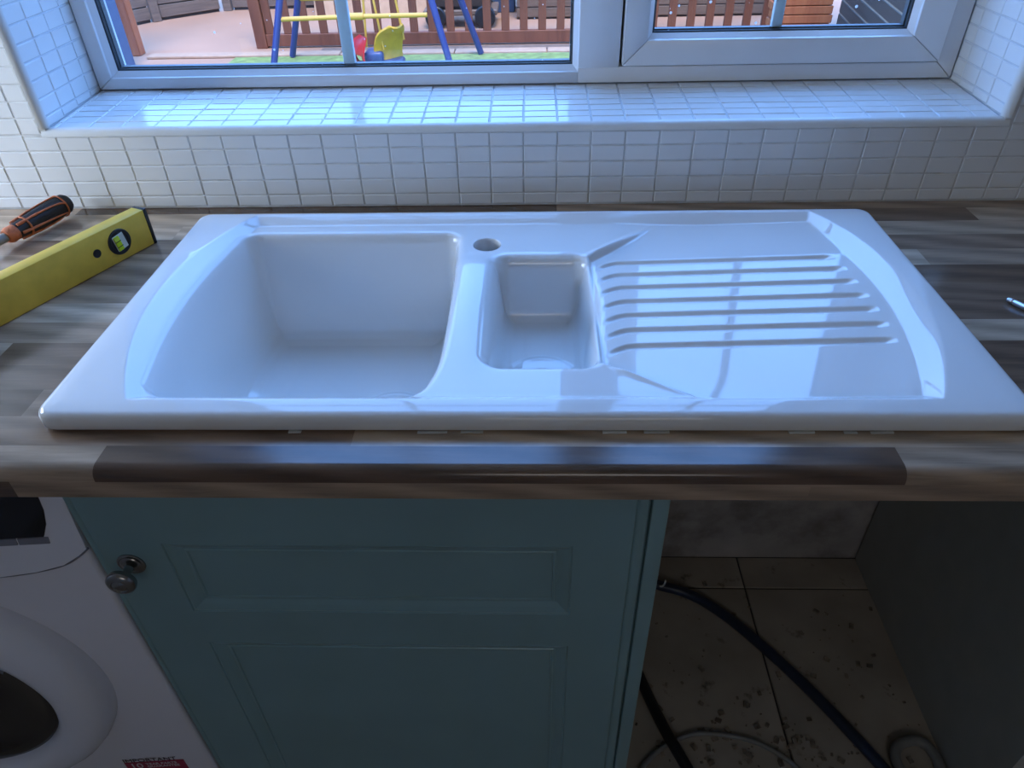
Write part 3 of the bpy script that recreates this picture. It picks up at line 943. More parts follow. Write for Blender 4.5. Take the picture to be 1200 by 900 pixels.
# door: frame of stiles and rails with two sunk panels and mouldings
dr = empty('door', Vector((-0.5105, YC, 0.12)) - CO); dr.parent = cab
DO = Vector((-0.5105, YC, 0.12))
def dface(bm2, pts):
    bm2.faces.new([bm2.verts.new(Vector(p) - DO) for p in pts])
def door_part(name, lo, hi, bev=0.0008):
    b2 = bmesh.new(); bx(b2, tuple(Vector(lo) - DO), tuple(Vector(hi) - DO), bev, 2)
    return obj(name, b2, M['teal'], dr, sm=R(40))
DX0, DX1, DZ0, DZ1 = -0.5105, 0.1224, 0.115, 0.8690
DY1 = YC + 0.022
PX0, PX1 = -0.425, 0.042
UP0, UP1 = 0.646, 0.775      # upper panel
LP0, LP1 = 0.170, 0.5785     # lower panel
def beaded_stile(name, x0, x1, bead_at, side):
    """vertical member with a fine bead worked along its outer edge"""
    b2 = bmesh.new()
    g = 0.0016
    if side > 0:
        prof = [(x0, 0), (bead_at - g, 0), (bead_at - g * .4, .0024), (bead_at + g * .6, .0010), (bead_at + g * 2, 0), (x1 - .003, 0), (x1 - .0012, .0022), (x1, .004)]
    else:
        prof = [(x0, .004), (x0 + .0012, .0022), (x0 + .003, 0), (bead_at - g * 2, 0), (bead_at - g * .6, .0010), (bead_at + g * .4, .0024), (bead_at + g, 0), (x1, 0)]
    prof = [(x, YC + y) for x, y in prof] + [(x1, DY1), (x0, DY1)]
    A = [b2.verts.new(Vector((x, y, DZ0)) - DO) for x, y in prof]
    B = [b2.verts.new(Vector((x, y, DZ1)) - DO) for x, y in prof]
    n = len(prof)
    for k in range(n): b2.faces.new((A[k], A[(k + 1) % n], B[(k + 1) % n], B[k]))
    b2.faces.new(A); b2.faces.new(B)
    return obj(name, b2, M['teal'], dr, sm=R(30))
beaded_stile('stile', DX0, PX0, DX0 + 0.009, -1)
beaded_stile('stile', PX1, DX1, 0.1085, 1)
door_part('rail', (PX0, YC, UP1), (PX1, DY1, DZ1), 0)
door_part('rail', (PX0, YC, LP1), (PX1, DY1, UP0), 0)
door_part('rail', (PX0, YC, DZ0), (PX1, DY1, LP0), 0)
def sunk_panel(z0, z1):
    door_part('panel', (PX0, YC + 0.0085, z0), (PX1, YC + 0.016, z1), 0)
    b2 = bmesh.new()
    steps = [(0.0, 0.0), (0.0012, 0.0018), (0.003, 0.0012), (0.010, 0.0042), (0.016, 0.0076), (0.0185, 0.0078), (0.0195, 0.0068), (0.0215, 0.0066), (0.0225, 0.0086)]
    loops = []
    for d, y in steps:
        loops.append([b2.verts.new(Vector((xx, YC + y, zz)) - DO) for xx, zz in ((PX0 + d, z0 + d), (PX1 - d, z0 + d), (PX1 - d, z1 - d), (PX0 + d, z1 - d))])
    for A, B in zip(loops, loops[1:]):
        for k in range(4): b2.faces.new((A[k], A[(k + 1) % 4], B[(k + 1) % 4], B[k]))
    obj('moulding', b2, M['teal'], dr)
sunk_panel(UP0, UP1); sunk_panel(LP0, LP1)
kn = empty('knob', Vector((-0.4705, YC, 0.7395)) - DO, 0); kn.parent = dr
rotk = Matrix.Rotation(R(90), 4, 'X')
b2 = bmesh.new()
lathe(b2, [(0.0, 0.0), (0.0165, 0.0), (0.0165, 0.0015), (0.0145, 0.003), (0.013, 0.003), (0.012, 0.0042), (0.009, 0.005), (0.0055, 0.007), (0.0045, 0.013), (0.0055, 0.018), (0.011, 0.0195), (0.0160, 0.0225), (0.0172, 0.0265), (0.0165, 0.0300), (0.0135, 0.0325), (0.0095, 0.0335), (0.0085, 0.0328), (0.006, 0.0345), (0.0, 0.0352)], 36, rotk)
ko = obj('knob', b2, M['pewter'], dr, Vector((-0.4705, YC, 0.7395)) - DO, sm=R(40))
ko['label'] = 'round pewter knob on a stepped backplate'
bpy.data.objects.remove(kn)
ko.name = 'knob'

# grey panel closing the open bay
bm = bmesh.new(); bx(bm, (-0.009, -0.285, 0), (0.009, 0.285, 0.8705))
o = obj('end_panel', bm, M['grey_panel'], None, (0.777, 0.336, 0.0))
o.name = 'bay_panel'
tag(o, 'plain grey board panel closing the open bay below the worktop', 'panel')

# ------------------------------------------------------------------ washing machine
WMY = R(4.5)
wm = empty('washing_machine', (-0.5135, 0.0215, 0.0), WMY, 'white front-loading washing machine beside the teal cabinet', 'washing machine')
def wmobj(name, bm2, mat, par=wm, sm=R(35)):
    return obj(name, bm2, M[mat], par, sm=sm)
b2 = bmesh.new(); bx(b2, (-0.600, 0.0, 0.012), (-0.002, 0.55, 0.790), 0.006, 3); wmobj('body', b2, 'enamel')
b2 = bmesh.new()
SEAM = [(-0.600, 0.722), (-0.20, 0.722), (-0.12, 0.724), (-0.07, 0.730), (-0.035, 0.740), (-0.012, 0.755), (0.0005, 0.766)]
# control fascia: its lower edge rises in a curve at the side; slightly proud of the body
front = [b2.verts.new((x, -0.004, z + 0.0015)) for x, z in SEAM]
topf = [b2.verts.new((x, 0.006, 0.852)) for x, z in SEAM]
backb = [b2.verts.new((x, 0.55, z + 0.0015)) for x, z in SEAM]
topb = [b2.verts.new((x, 0.55, 0.852)) for x, z in SEAM]
for A, B in ((front, topf), (topf, topb), (topb, backb), (backb, front)):
    for k in range(len(SEAM) - 1): b2.faces.new((A[k], A[k + 1], B[k + 1], B[k]))
for k in (0, -1): b2.faces.new((front[k], topf[k], topb[k], backb[k]))
wmobj('control_fascia', b2, 'white_plastic', sm=R(30))
b2 = bmesh.new(); tube(b2, catmull([(x, -0.0012, z - 0.0004) for x, z in SEAM], 4), 0.0016, 6); wmobj('seam_gap', b2, 'button', sm=R(60))
def fascia_y(z): return -0.004 + 0.010 * (z - 0.73) / 0.122
def fplate(name, pts, mat, lift=0.0012, par=wm):
    b3 = bmesh.new()
    A = [b3.verts.new((x, fascia_y(z) - lift, z)) for x, z in pts]
    B = [b3.verts.new((x, fascia_y(z) + 0.002, z)) for x, z in pts]
    n = len(pts)
    for k in range(n): b3.faces.new((A[k], A[(k + 1) % n], B[(k + 1) % n], B[k]))
    b3.faces.new(A); b3.faces.new(B)
    return wmobj(name, b3, mat, par, sm=None)
fplate('display_panel', [(-0.33, 0.7880), (-0.040, 0.7880), (-0.031, 0.806), (-0.026, 0.826), (-0.0245, 0.851), (-0.33, 0.851)], 'display')
for xa, xb in ((-0.155, -0.114), (-0.112, -0.073), (-0.071, -0.037)):
    fplate('button', [(xa, 0.7775), (xb, 0.7775), (xb + .001, 0.7870), (xa + .001, 0.7870)], 'button', 0.0016)
# door
DC = (-0.311, 0.500)
wd = empty('porthole_door', (DC[0], 0, DC[1])); wd.parent = wm
b2 = bmesh.new()
lathe(b2, [(0.237, 0.0), (0.237, 0.012), (0.233, 0.024), (0.224, 0.034), (0.210, 0.041), (0.193, 0.043), (0.181, 0.040), (0.174, 0.034), (0.170, 0.026), (0.168, 0.018)], 72, rotk, cap0=False, cap1=False)
wmobj('door_ring', b2, 'white_plastic', wd, sm=R(50))
b2 = bmesh.new()
lathe(b2, [(0.170, 0.022), (0.162, 0.025), (0.150, 0.020), (0.09, 0.022), (0.0, 0.023)], 60, rotk, cap0=False)
wmobj('door_glass', b2, 'dark_glass', wd, sm=R(50))
b2 = bmesh.new()
pts = []
for k in range(15):
    a = R(28 + k * (180 - 56) / 14)
    pts.append((0.172 * math.cos(a), 0.172 * math.sin(a)))
pts2 = [(x, max(z, 0.07) if abs(x) < 0.136 else z) for x, z in pts]
lowl = [(x, 0.062 + 0.020 * (x / 0.152) ** 2) for x, z in pts]
A = [b2.verts.new((x, -0.039, z)) for x, z in pts]; B = [b2.verts.new((x, -0.034, z)) for x, z in lowl]
C2 = [b2.verts.new((x, -0.020, z)) for x, z in lowl]
for P_, Q_ in ((A, B), (B, C2)):
    for k in range(14): b2.faces.new((P_[k], P_[k + 1], Q_[k + 1], Q_[k]))
wmobj('door_handle', b2, 'white_plastic', wd, sm=R(50))
# guarantee sticker
st = empty('sticker', (-0.0905, -0.0008, 0.236)); st.parent = wm
b2 = bmesh.new(); bx(b2, (-0.046, -0.0004, -0.050), (0.046, 0.0006, 0.0165)); wmobj('red_field', b2, 'red_print', st, sm=None)
def text(name, s, size, loc, mat, par):
    cu = bpy.data.curves.new(name, 'FONT')
    cu.body = s; cu.size = size; cu.extrude = 0.0002
    cu.materials.append(M[mat])
    o = bpy.data.objects.new(name, cu); COL.objects.link(o)
    bpy.context.view_layer.update()
    me = bpy.data.meshes.new_from_object(o.evaluated_get(bpy.context.evaluated_depsgraph_get()))
    bpy.data.objects.remove(o)
    return mesh_obj(name, me, M[mat], par, loc, (R(90), 0, 0))
text('heading_text', 'IMPORTANT', 0.0148, (-0.046, -0.0006, 0.0185), 'print_dark', st)
text('number_text', '10', 0.021, (-0.040, -0.0009, 0.0), 'print_white', st)
text('line_text', 'YEAR PARTS', 0.0088, (-0.014, -0.0009, 0.0078), 'print_white', st)
text('line_text', 'GUARANTEE', 0.0088, (-0.014, -0.0009, -0.0005), 'print_white', st)

# ------------------------------------------------------------------ spirit level
A0 = Vector((-0.585, 0.499, TOP)); B0 = Vector((-0.692, 0.260, TOP))
ang = math.atan2((B0 - A0).y, (B0 - A0).x)
lv = empty('spirit_level', A0, ang, 'yellow box spirit level with black end cap lying beside the sink', 'spirit level')
# local x runs from the capped end; the face seen is local +y
LVL, LVT, LVH = 0.50, 0.0235, 0.0563
sgn = 1.0
u_ = (B0 - A0).normalized(); nloc = Vector((-u_.y, u_.x, 0))
toward_cam = nloc.dot(cam.matrix_world.translation - A0) > 0
sgn = 1.0 if toward_cam else -1.0
def ly(a): return sgn * a          # 0 = visible face, negative = behind it
b2 = bmesh.new(); bx(b2, (0.0055, min(ly(0), ly(-LVT)), 0.0006), (LVL - .005, max(ly(0), ly(-LVT)), LVH), 0.0018, 2)
obj('body', b2, M['yellow'], lv, sm=R(40))
for x0, x1 in ((0.0, 0.0058), (LVL - .0055, LVL)):
    b2 = bmesh.new(); bx(b2, (x0, min(ly(0.0003), ly(-LVT - .0003)), 0.0), (x1, max(ly(0.0003), ly(-LVT - .0003)), LVH + .0004), 0.0014, 2)
    obj('end_cap', b2, M['black_plastic'], lv, sm=R(40))
frot = Matrix.Rotation(R(-90) * sgn, 4, 'X')
b2 = bmesh.new()
lathe(b2, [(0.0, 0.0004), (0.0135, 0.0004), (0.0145, 0.0012), (0.0185, 0.0012), (0.0192, 0.0004), (0.0192, -0.002)], 40, Matrix.Translation((0.0600, 0, 0.0290)) @ frot, cap1=False)
vr_ = obj('vial_ring', b2, M['black_plastic'], lv, sm=R(30))
vt = Matrix.Translation((0.0600, ly(0.0012), 0.0290)) @ Matrix.Rotation(R(8) , 4, 'Y')
b2 = bmesh.new(); bx(b2, (-0.0095, -0.001, -0.0118), (0.0095, 0.0014, 0.0118), 0.001, 1, vt); obj('vial_holder', b2, M['vial_clear'], lv)
b2 = bmesh.new(); bx(b2, (-0.0005, -0.0005, -0.0112), (0.0088, 0.0030, 0.0112), 0.0012, 2, vt); obj('vial', b2, M['vial'], lv, sm=R(40))
for z_ in (-0.0045, 0.0035):
    b2 = bmesh.new(); bx(b2, (-0.0005, 0.0024, z_ - .0004), (0.0088, 0.0034, z_ + .0004), 0, 1, vt); obj('gauge_line', b2, M['black_plastic'], lv)
b2 = bmesh.new(); lathe(b2, [(0.0, 0.0002), (0.0055, 0.0002), (0.0062, 0.0006), (0.0066, -0.002)], 20, Matrix.Translation((0.0995, 0, 0.0285)) @ frot, cap1=False)
obj('hanging_hole', b2, M['black_plastic'], lv)

# ------------------------------------------------------------------ screwdriver by the tiles
ha, hb = Vector((-0.773, 0.604, TOP + 0.0225)), Vector((-0.812, 0.488, TOP + 0.0165))
sd = empty('screwdriver', Vector((hb.x, hb.y, TOP)), 0, 'black and orange gripped screwdriver lying against the tiled wall', 'screwdriver')
axis_ = (ha - hb).normalized()
rm = axis_.to_track_quat('Z', 'Y').to_matrix().to_4x4()
mt = Matrix.Translation(hb - Vector((hb.x, hb.y, TOP))) @ rm
LH = (ha - hb).length
b2 = bmesh.new()
lathe(b2, [(0.0, 0.0), (0.0100, 0.0), (0.0125, 0.006), (0.0120, 0.014), (0.0122, 0.018)], 24, mt, cap1=False)
obj('collar', b2, M['orange_rubber'], sd, sm=R(40))
b2 = bmesh.new()
seg = 36
prof = [(0.0122, 0.017), (0.0130, 0.026), (0.0145, 0.040), (0.0162, 0.062), (0.0170, 0.086), (0.0168, 0.104), (0.0155, 0.116), (0.0120, 0.1215), (0.0, 0.1225)]
lathe(b2, prof, seg, mt, cap0=False)
for vtx in b2.verts:      # six shallow flutes
    p = mt.inverted() @ vtx.co
    a = math.atan2(p.y, p.x); r_ = math.hypot(p.x, p.y)
    if r_ > 1e-5 and 0.03 < p.z < 0.114:
        k = 1 - 0.07 * (0.5 + 0.5 * math.cos(6 * a))
        vtx.co = mt @ Vector((p.x * k, p.y * k, p.z))
obj('grip', b2, M['black_rubber'], sd, sm=R(50))
b2 = bmesh.new()
def onsurf(a, z, lift=0.0007):
    r_ = np.interp(z, [p[1] for p in prof], [p[0] for p in prof]) + lift
    return mt @ Vector((r_ * math.cos(a), r_ * math.sin(a), z))
camdir = (mt.inverted().to_3x3() @ (cam.matrix_world.translation - hb)).normalized()
a_c = math.atan2(camdir.y, camdir.x)
for k in range(-3, 4, 2):
    a1 = a_c + k * R(30)
    tube(b2, catmull([onsurf(a1, .020), onsurf(a1 + .05, .035), onsurf(a1 + .10, .060), onsurf(a1 + .28, .094), onsurf(a1 + .52, .107)], 5), [0.0024] * 5 + [0.0018] * 5 + [0.0014] * 11, 6)
tube(b2, [onsurf(a_c + t * R(10), 0.106) for t in range(36)] + [onsurf(a_c, 0.106)], 0.0013, 6)
tube(b2, [onsurf(a_c + t * R(10), 0.036) for t in range(36)] + [onsurf(a_c, 0.036)], 0.0016, 6)
obj('grip_inlay', b2, M['orange_rubber'], sd, sm=R(60))
b2 = bmesh.new(); lathe(b2, [(0.0, -0.001), (0.0072, -0.001), (0.0066, -0.018), (0.0, -0.019)], 16, mt); obj('ferrule', b2, M['hose_grey'], sd, sm=R(40))
b2 = bmesh.new(); lathe(b2, [(0.0, -0.017), (0.0034, -0.017), (0.0034, -0.118), (0.0048, -0.128), (0.0010, -0.138), (0.0, -0.138)], 14, mt); obj('shaft', b2, M['steel'], sd, sm=R(40))

# ------------------------------------------------------------------ slim metal rod at the right
ra, rb = Vector((0.6090, 0.313, TOP)), Vector((0.690, 0.175, TOP))
rd = empty('metal_rod', ra, 0, 'slim bright metal rod tool lying on the darker end of the worktop', 'tool')
ax = (rb - ra).normalized()
mt2 = Matrix.Translation((0, 0, 0.0042)) @ ax.to_track_quat('Z', 'Y').to_matrix().to_4x4()
b2 = bmesh.new(); lathe(b2, [(0.0, 0.0), (0.0022, 0.0004), (0.0034, 0.004), (0.0036, 0.007), (0.0028, 0.008), (0.0036, 0.0092), (0.0038, 0.09), (0.0, 0.09)], 16, mt2); obj('shaft', b2, M['steel'], rd, sm=R(40))
b2 = bmesh.new(); lathe(b2, [(0.0, 0.088), (0.0041, 0.088), (0.0041, 0.155), (0.003, 0.158), (0.0, 0.158)], 16, mt2); obj('grip', b2, M['black_plastic'], rd, sm=R(40))

# ------------------------------------------------------------------ pipes and crumbs in the open bay
def hose(name, pts, r_, mat, label, seg=12):
    c = Vector((pts[0][0], pts[0][1], 0))
    bm2 = bmesh.new(); tube(bm2, [p - c for p in catmull(pts, 8)], r_, seg)
    o = obj(name, bm2, M[mat], None, c, sm=R(60))
    return tag(o, label, 'hose')
hose('water_hose', [(0.180, 0.535, 0.05), (0.24, 0.534, 0.035), (0.290, 0.524, 0.022), (0.337, 0.515, 0.014), (0.389, 0.484, .0125), (0.451, 0.422, .0125), (0.532, 0.317, .0125), (0.590, 0.228, .0125), (0.648, 0.126, .0125), (0.70, 0.02, .0125)], 0.0115, 'hose_blue', 'thick dark blue hose crossing the bay floor diagonally')
hose('drain_hose', [(0.175, 0.40, .03), (0.205, 0.335, .018), (0.228, 0.262, .016), (0.250, 0.190, .0245), (0.275, 0.135, .022), (0.31, 0.06, .012)], 0.0112, 'hose_black', 'black hose coming out from behind the teal end panel')
hose('thin_pipe', [(0.190, 0.110, .0055), (0.210, 0.137, .0055), (0.250, 0.168, .0055), (0.302, 0.190, .0055), (0.352, 0.192, .0055), (0.415, 0.181, .0055), (0.458, 0.159, .0055), (0.490, 0.130, .0055), (0.51, 0.09, .0055)], 0.005, 'hose_grey', 'thin grey pipe bent in an arc on the bay floor', 8)
hose('pipe_loop', [(0.690, 0.085, .0105), (0.676, 0.139, .0105), (0.690, 0.172, .0105), (0.728, 0.183, .0105), (0.750, 0.165, .0105), (0.752, 0.120, .0105), (0.74, 0.08, .0105)], 0.010, 'hose_grey', 'thick grey pipe loop standing by the grey panel foot', 10)
bm = bmesh.new(); tube(bm, catmull([(0, 0, 0), (0.006, -.002, .004), (0.010, -.001, .013), (0.010, 0, .022)], 5), 0.0022, 7)
o = obj('cable_end', bm, M['sealant'], None, (0.283, 0.512, 0.0375), sm=R(60))
tag(o, 'short white cable end curling up by the teal end panel', 'cable')
bm = bmesh.new()
rng = random.Random(11)
for k in range(230):
    cxx, cyy = (rng.uniform(0.16, 0.755), 0.62 - 0.55 * rng.random() ** 0.7)
    if rng.random() < 0.5: cxx, cyy = rng.gauss(0.45, 0.10), rng.gauss(0.165, 0.05)
    if not (0.15 < cxx < 0.76 and 0.03 < cyy < 0.62): continue
    s = rng.choice((0.0016, 0.002, 0.003, 0.0045, 0.006))
    m4 = Matrix.Translation((cxx, cyy, s * 0.35)) @ Euler((rng.uniform(-.3, .3), rng.uniform(-.3, .3), rng.uniform(0, 6)), 'XYZ').to_matrix().to_4x4()
    bx(bm, (-s, -s * .7, -s * .3), (s, s * .7, s * .35), 0, 1, m4)
o = obj('rubble', bm, M['rubble'], None)
tag(o, 'plaster crumbs and dust scattered over the bay floor tiles', 'rubble', kind='stuff')

# ------------------------------------------------------------------ the garden
bm = bmesh.new()
bx(bm, (-14, 0.93, GND - 0.12), (14, 20, GND))
patio = struct('patio', bm, M['patio'], 'pinkish sandstone paved garden ground', cat='ground')
bm = bmesh.new()
bx(bm, (-2.60, 3.0, GND), (1.6, 6.11, GND + 0.012))
o = obj('grass', bm, M['grass']); tag(o, 'strip of short green artificial grass under the swing', 'grass', kind='stuff')
for xa, xb, lb in ((-3.4, -1.7, 'pale kerb stone at the patio end of the row behind the grass'), (-1.69, -0.7, 'pale kerb stone behind the hanging swing seats'), (-0.69, 0.10, 'pale kerb stone beyond the pair of blue legs nearest the mullion'), (0.11, 1.0, 'pale kerb stone beyond the mullion of the window'), (1.01, 1.8, 'pale kerb stone nearest the timber stack')):
    o = box('kerb_stone', (xa, 6.13, GND), (xb, 6.26, GND + 0.022), M['kerb'], None, 0.006)
    tag(o, lb, 'kerb', group='kerb stones behind the grass')
bm = bmesh.new(); bx(bm, (-1.9, 6.27, GND), (1.9, 6.40, GND + 0.012))
struct('path', bm, M['kerb_dark'], 'grey stone strip at the foot of the brown fence', cat='path')

fence = empty('picket_fence', (0, 6.5, GND), 0, 'red brown stained picket fence behind the swing', 'fence')
FX0, FX1 = -2.42, 2.35
def fpart(name, lo, hi, mat='brown_wood', bev=0.004):
    b2 = bmesh.new(); bx(b2, (lo[0], lo[1] - 6.5, lo[2] - GND), (hi[0], hi[1] - 6.5, hi[2] - GND), bev)
    return obj(name, b2, M[mat], fence)
fpart('bottom_rail', (FX0, 6.46, GND + 0.015), (FX1, 6.52, -0.035))
fpart('top_rail', (FX0, 6.47, 0.80), (FX1, 6.53, 0.90))
x = FX0
pk = None
while x < FX1 - 0.05:
    if pk is None:
        pk = fpart('picket', (-0.035, 6.475, -0.036), (0.035, 6.505, 0.801))
        pk.location.x = x + 0.04
    else:
        c = pk.copy(); COL.objects.link(c); c.location.x = x + 0.04
    x += 0.163
for x in (FX0 - 0.10, FX1):
    fpart('post', (x, 6.45, GND), (x + 0.10, 6.55, 1.0))

# grey boarded boundary fence beyond the patio
def board_fence(name, a, b, h, label):
    a, b = Vector(a), Vector(b)
    L_ = (b - a).length
    t = empty(name, a, math.atan2((b - a).y, (b - a).x), label, 'fence', 'grey boundary fence panels')
    n = 12; me = None
    for k in range(n):
        z0 = 0.03 + k * h / n
        if me is None:
            b2 = bmesh.new(); bx(b2, (0.055, -0.012, 0), (L_ - 0.055, 0.012, h / n - 0.012), 0.003)
            o = obj('board', b2, M['grey_wood'], t, (0, 0, z0)); me = o.data
        else:
            mesh_obj('board', me, None, t, (0, random.uniform(-.004, .004), z0))
    b2 = bmesh.new(); bx(b2, (-0.045, -0.045, 0), (0.045, 0.045, h + 0.12), 0.005); obj('post', b2, M['grey_wood'], t)
    b2 = bmesh.new(); bx(b2, (0.06, 0.014, 0.0), (L_ - .06, 0.030, h), 0); obj('backing_board', b2, M['dark_stuff'], t)
    return t
board_fence('boundary_fence', (-4.75, 6.6, GND), (-3.98, 7.72, GND), 1.5, 'weathered grey board fence panel nearest the slate blue wall')
board_fence('boundary_fence', (-3.98, 7.72, GND), (-3.42, 8.22, GND), 1.5, 'weathered grey board fence panel at the bend of the patio')
board_fence('boundary_fence', (-3.385, 8.235, GND), (-1.4, 8.36, GND), 1.5, 'weathered grey board fence panel at the far end of the patio')

# slate blue wall and fresh timber post at the left
bm = bmesh.new(); bx(bm, (-0.5, -1.6, 0), (0, 0, 2.3), 0.01)
o = obj('garden_wall', bm, M['slate_paint'], None, (-3.36, 5.85, GND)); tag(o, 'slate blue painted wall end beside the orange timber post', 'wall')
o = box('timber_post', (-3.61, 6.25, GND), (-3.505, 6.36, 2.3), M['orange_wood'], None, 0.006)
tag(o, 'fresh orange timber post standing at the edge of the patio', 'post')

# swing set
sw = empty('swing_set', (-1.3, 5.7, GND), 0, 'blue tube garden swing frame with yellow bars on the grass', 'swing')
SO = Vector((-1.3, 5.7, GND))
def rodn(name, pts, r_, mat, par=sw, off=None):
    b2 = bmesh.new(); tube(b2, [Vector(p) - (off or SO) for p in pts], r_, 12)
    return obj(name, b2, M[mat], par, sm=R(60))
def leg(x0, y0, x1, y1, z1=1.45):
    rodn('leg', [(x0, y0, GND + 0.022), (x1, y1, z1)], 0.026, 'blue_tube')
leg(-2.07, 5.42, -1.63, 5.66)
leg(-2.09, 6.08, -1.52, 5.76)
leg(-0.64, 5.42, -1.06, 5.66)
leg(-0.46, 6.08, -0.98, 5.76)
rodn('ridge_bar', [(-1.70, 5.71, 1.45), (-0.93, 5.71, 1.45)], 0.028, 'blue_tube')
rodn('cross_bar', [(-1.94, 5.49, 0.272), (-1.40, 5.49, 0.283), (-0.815, 5.49, 0.286)], 0.017, 'yellow_tube')
rodn('cross_bar', [(-1.90, 5.96, 0.33), (-0.62, 5.96, 0.33)], 0.015, 'yellow_tube')
rodn('bar_joint', [(-1.44, 5.49, 0.283), (-1.30, 5.49, 0.284)], 0.026, 'yellow_tube')
# face-to-face seat hung from the ridge
gl = empty('glider_seat', (-1.22, 5.62, -0.065), 0, 'red, yellow and blue double seat hanging in the swing frame', 'swing seat')
GO = Vector((-1.22, 5.62, -0.065))
for a, b in (((-1.44, 5.56, 1.42), (-1.46, 5.56, 0.02)), ((-1.26, 5.66, 1.42), (-1.345, 5.66, 0.03)), ((-1.33, 5.56, 1.42), (-1.19, 5.56, 0.03)), ((-1.20, 5.66, 1.42), (-1.04, 5.66, 0.08))):
    rodn('hanger_rod', [a, b], 0.009, 'yellow_tube', gl, GO)
b2 = bmesh.new(); bx(b2, (-0.17, -0.10, -0.035), (0.17, 0.10, 0.012), 0.02, 3)
bx(b2, (-0.13, -0.09, 0.0), (0.02, 0.09, 0.085), 0.025, 3); obj('seat_base', b2, M['blue_plastic'], gl, sm=R(50))
def shell(name, pts, width, mat, thick=0.014):
    """bent seat back from a side profile (x, z), rounded at the top"""
    b2 = bmesh.new()
    pr = catmull([(p[0], 0, p[1]) for p in pts], 6)
    n = len(pr)
    def ring(off):
        rows = []
        for i, p in enumerate(pr):
            f = i / (n - 1)
            w = width * (1 - 0.55 * max(0, (f - 0.6) / 0.4) ** 2)
            tdir = (pr[min(i + 1, n - 1)] - pr[max(i - 1, 0)]).normalized()
            nn = Vector((-tdir.z, 0, tdir.x))
            rows.append([b2.verts.new(p + nn * (off + 0.02 * (2 * s_ - 1) ** 2) + Vector((0, (s_ - 0.5) * w, 0))) for s_ in [q2 / 8 for q2 in range(9)]])
        return rows
    A, B = ring(0), ring(thick)
    for i in range(n - 1):
        for k in range(8):
            if name == 'red_backrest' and 9 <= i <= 12 and 2 <= k <= 5: continue
            b2.faces.new((A[i][k], A[i][k + 1], A[i + 1][k + 1], A[i + 1][k]))
            b2.faces.new((B[i][k], B[i + 1][k], B[i + 1][k + 1], B[i][k + 1]))
    for i in range(n - 1):
        b2.faces.new((A[i][0], A[i + 1][0], B[i + 1][0], B[i][0])); b2.faces.new((A[i][8], B[i][8], B[i + 1][8], A[i + 1][8]))
    for i in (0, n - 1):
        for k in range(8): b2.faces.new((A[i][k], B[i][k], B[i][k + 1], A[i][k + 1]))
    return obj(name, b2, M[mat], gl, sm=R(60))
shell('red_backrest', [(-0.06, -0.04), (-0.12, -0.02), (-0.165, 0.05), (-0.150, 0.12), (-0.100, 0.175)], 0.23, 'red_plastic')
shell('yellow_backrest', [(0.03, -0.04), (0.02, 0.03), (0.04, 0.12), (0.09, 0.20), (0.17, 0.255)], 0.26, 'yellow_plastic')
for o_ in gl.children:
    if o_.name.startswith('yellow_backrest'):
        o_.rotation_euler = (0, 0, R(-48)); o_.location = (0.05, 0.02, 0)
    if o_.name.startswith('red_backrest'):
        o_.rotation_euler = (0, 0, R(38)); o_.location = (-0.03, 0.03, 0)

# beyond the picket fence: a dark cart, a cream leaning board, a grey boarded shed, stacked timber
ct = empty('garden_cart', (-0.72, 7.35, GND), 0, 'dark low cart with wheels behind the brown fence', 'cart')
b2 = bmesh.new()
pr = [(-0.30, 0.16), (0.30, 0.16), (0.26, 0.42), (0.10, 0.52), (-0.18, 0.46)]
A = [b2.verts.new((x, -0.18, z)) for x, z in pr]; B = [b2.verts.new((x, 0.18, z)) for x, z in pr]
for k in range(5): b2.faces.new((A[k], A[(k + 1) % 5], B[(k + 1) % 5], B[k]))
b2.faces.new(A); b2.faces.new(B)
bmesh.ops.bevel(b2, geom=list(b2.edges), offset=0.03, segments=2, affect='EDGES')
obj('body', b2, M['dark_stuff'], ct, sm=R(40))
b2 = bmesh.new(); bx(b2, (-0.36, -0.2, 0.11), (0.36, 0.2, 0.16), 0.01); obj('chassis', b2, M['grey_wood'], ct)
for sx in (-0.24, 0.24):
    for sy in (-0.2, 0.2):
        b2 = bmesh.new(); lathe(b2, [(0, -0.03), (0.09, -0.03), (0.10, -0.02), (0.10, 0.02), (0.09, 0.03), (0, 0.03)], 20, Matrix.Translation((sx, sy, 0.10)) @ Matrix.Rotation(R(90), 4, 'X')); obj('wheel', b2, M['black_plastic'], ct, sm=R(40))
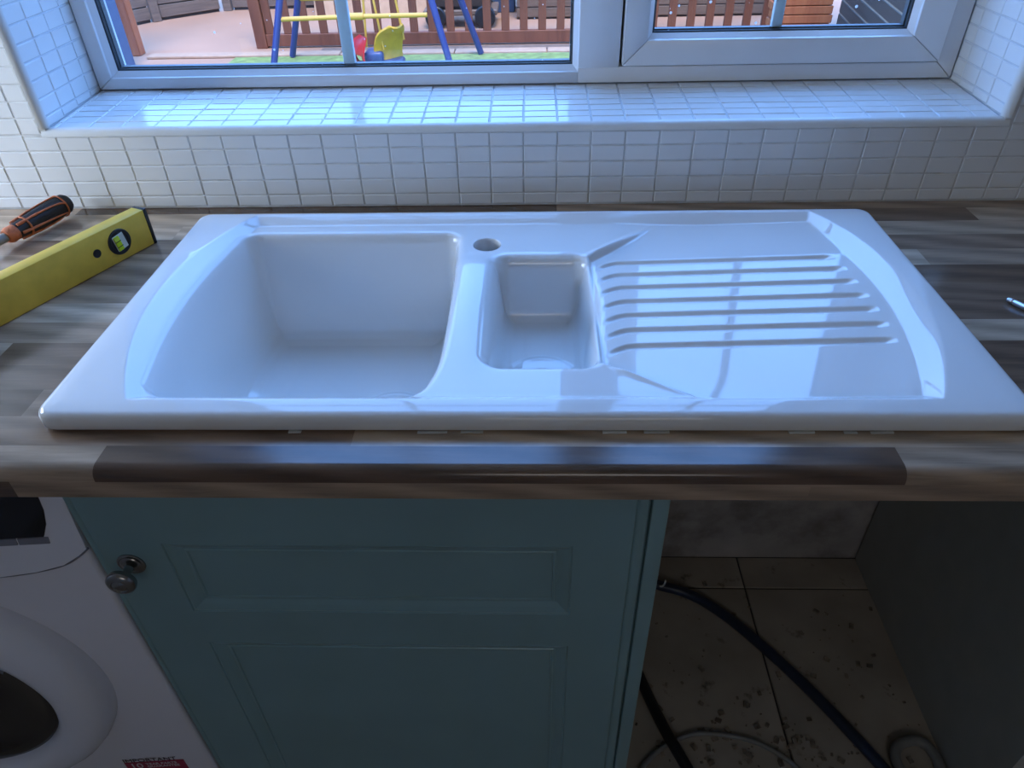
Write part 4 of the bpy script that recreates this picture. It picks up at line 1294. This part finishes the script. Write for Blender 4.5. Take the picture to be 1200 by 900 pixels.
bm = bmesh.new(); bx(bm, (-0.75, -0.02, 0), (0.75, 0.02, 0.9), 0.01)
o = obj('leaning_board', bm, M['cream'], None, (-1.55, 7.75, GND), (R(-18), 0, 0)); tag(o, 'pale cream board leaning behind the brown fence', 'board')
def shed(name, a, rz, length, n, ph, mat, label, x_in=0.0, lip='siding'):
    t = empty(name, a, rz, label, 'building')
    me = me2 = None
    for k in range(n):
        z0 = 0.02 + k * ph
        if me is None:
            b2 = bmesh.new(); bx(b2, (0, 0, 0), (length, 0.02, ph - 0.012), 0.003); o = obj('plank', b2, M[mat], t, (0, 0, z0)); me = o.data
            b2 = bmesh.new(); bx(b2, (0, 0.004, 0), (length, 0.02, 0.012)); o = obj('plank_lip', b2, M[lip], t, (0, 0, z0 + ph - 0.012)); me2 = o.data
        else:
            mesh_obj('plank', me, None, t, (0, 0, z0)); mesh_obj('plank_lip', me2, None, t, (0, 0, z0 + ph - 0.012))
    b2 = bmesh.new(); bx(b2, (0, 0.021, 0), (length, 1.0, n * ph)); obj('carcass', b2, M['dark_stuff'], t)
    return t
shed('grey_shed', (-0.18, 7.5, GND), 0, 2.55, 17, 0.095, 'grey_wood', 'grey horizontal board shed behind the brown fence', lip='dark_stuff')
bm = bmesh.new(); bx(bm, (-0.26, 0, 0), (0.26, 0.35, 1.5), 0.02, 2)
o = obj('storage_locker', bm, M['slate_paint'], None, (-0.47, 7.85, GND), sm=R(40)); tag(o, 'dark upright storage locker beside the grey board shed', 'locker')
shed('dark_sided_building', (2.62, 6.42, GND), R(-98), 3.6, 22, 0.105, 'siding', 'dark plank sided building with pale joints beyond the opening sash', lip='siding_pale')
tp = empty('timber_stack', (2.06, 5.75, GND), 0, 'stack of orange brown timber boards beside the dark plank building', 'timber')
for k in range(8):
    b2 = bmesh.new(); bx(b2, (-0.20 + 0.01 * math.sin(k * 3), -0.15, k * 0.062), (0.20 + 0.01 * math.cos(k * 5), 0.15, k * 0.062 + 0.056), 0.004); obj('board', b2, M['orange_wood'], tp)
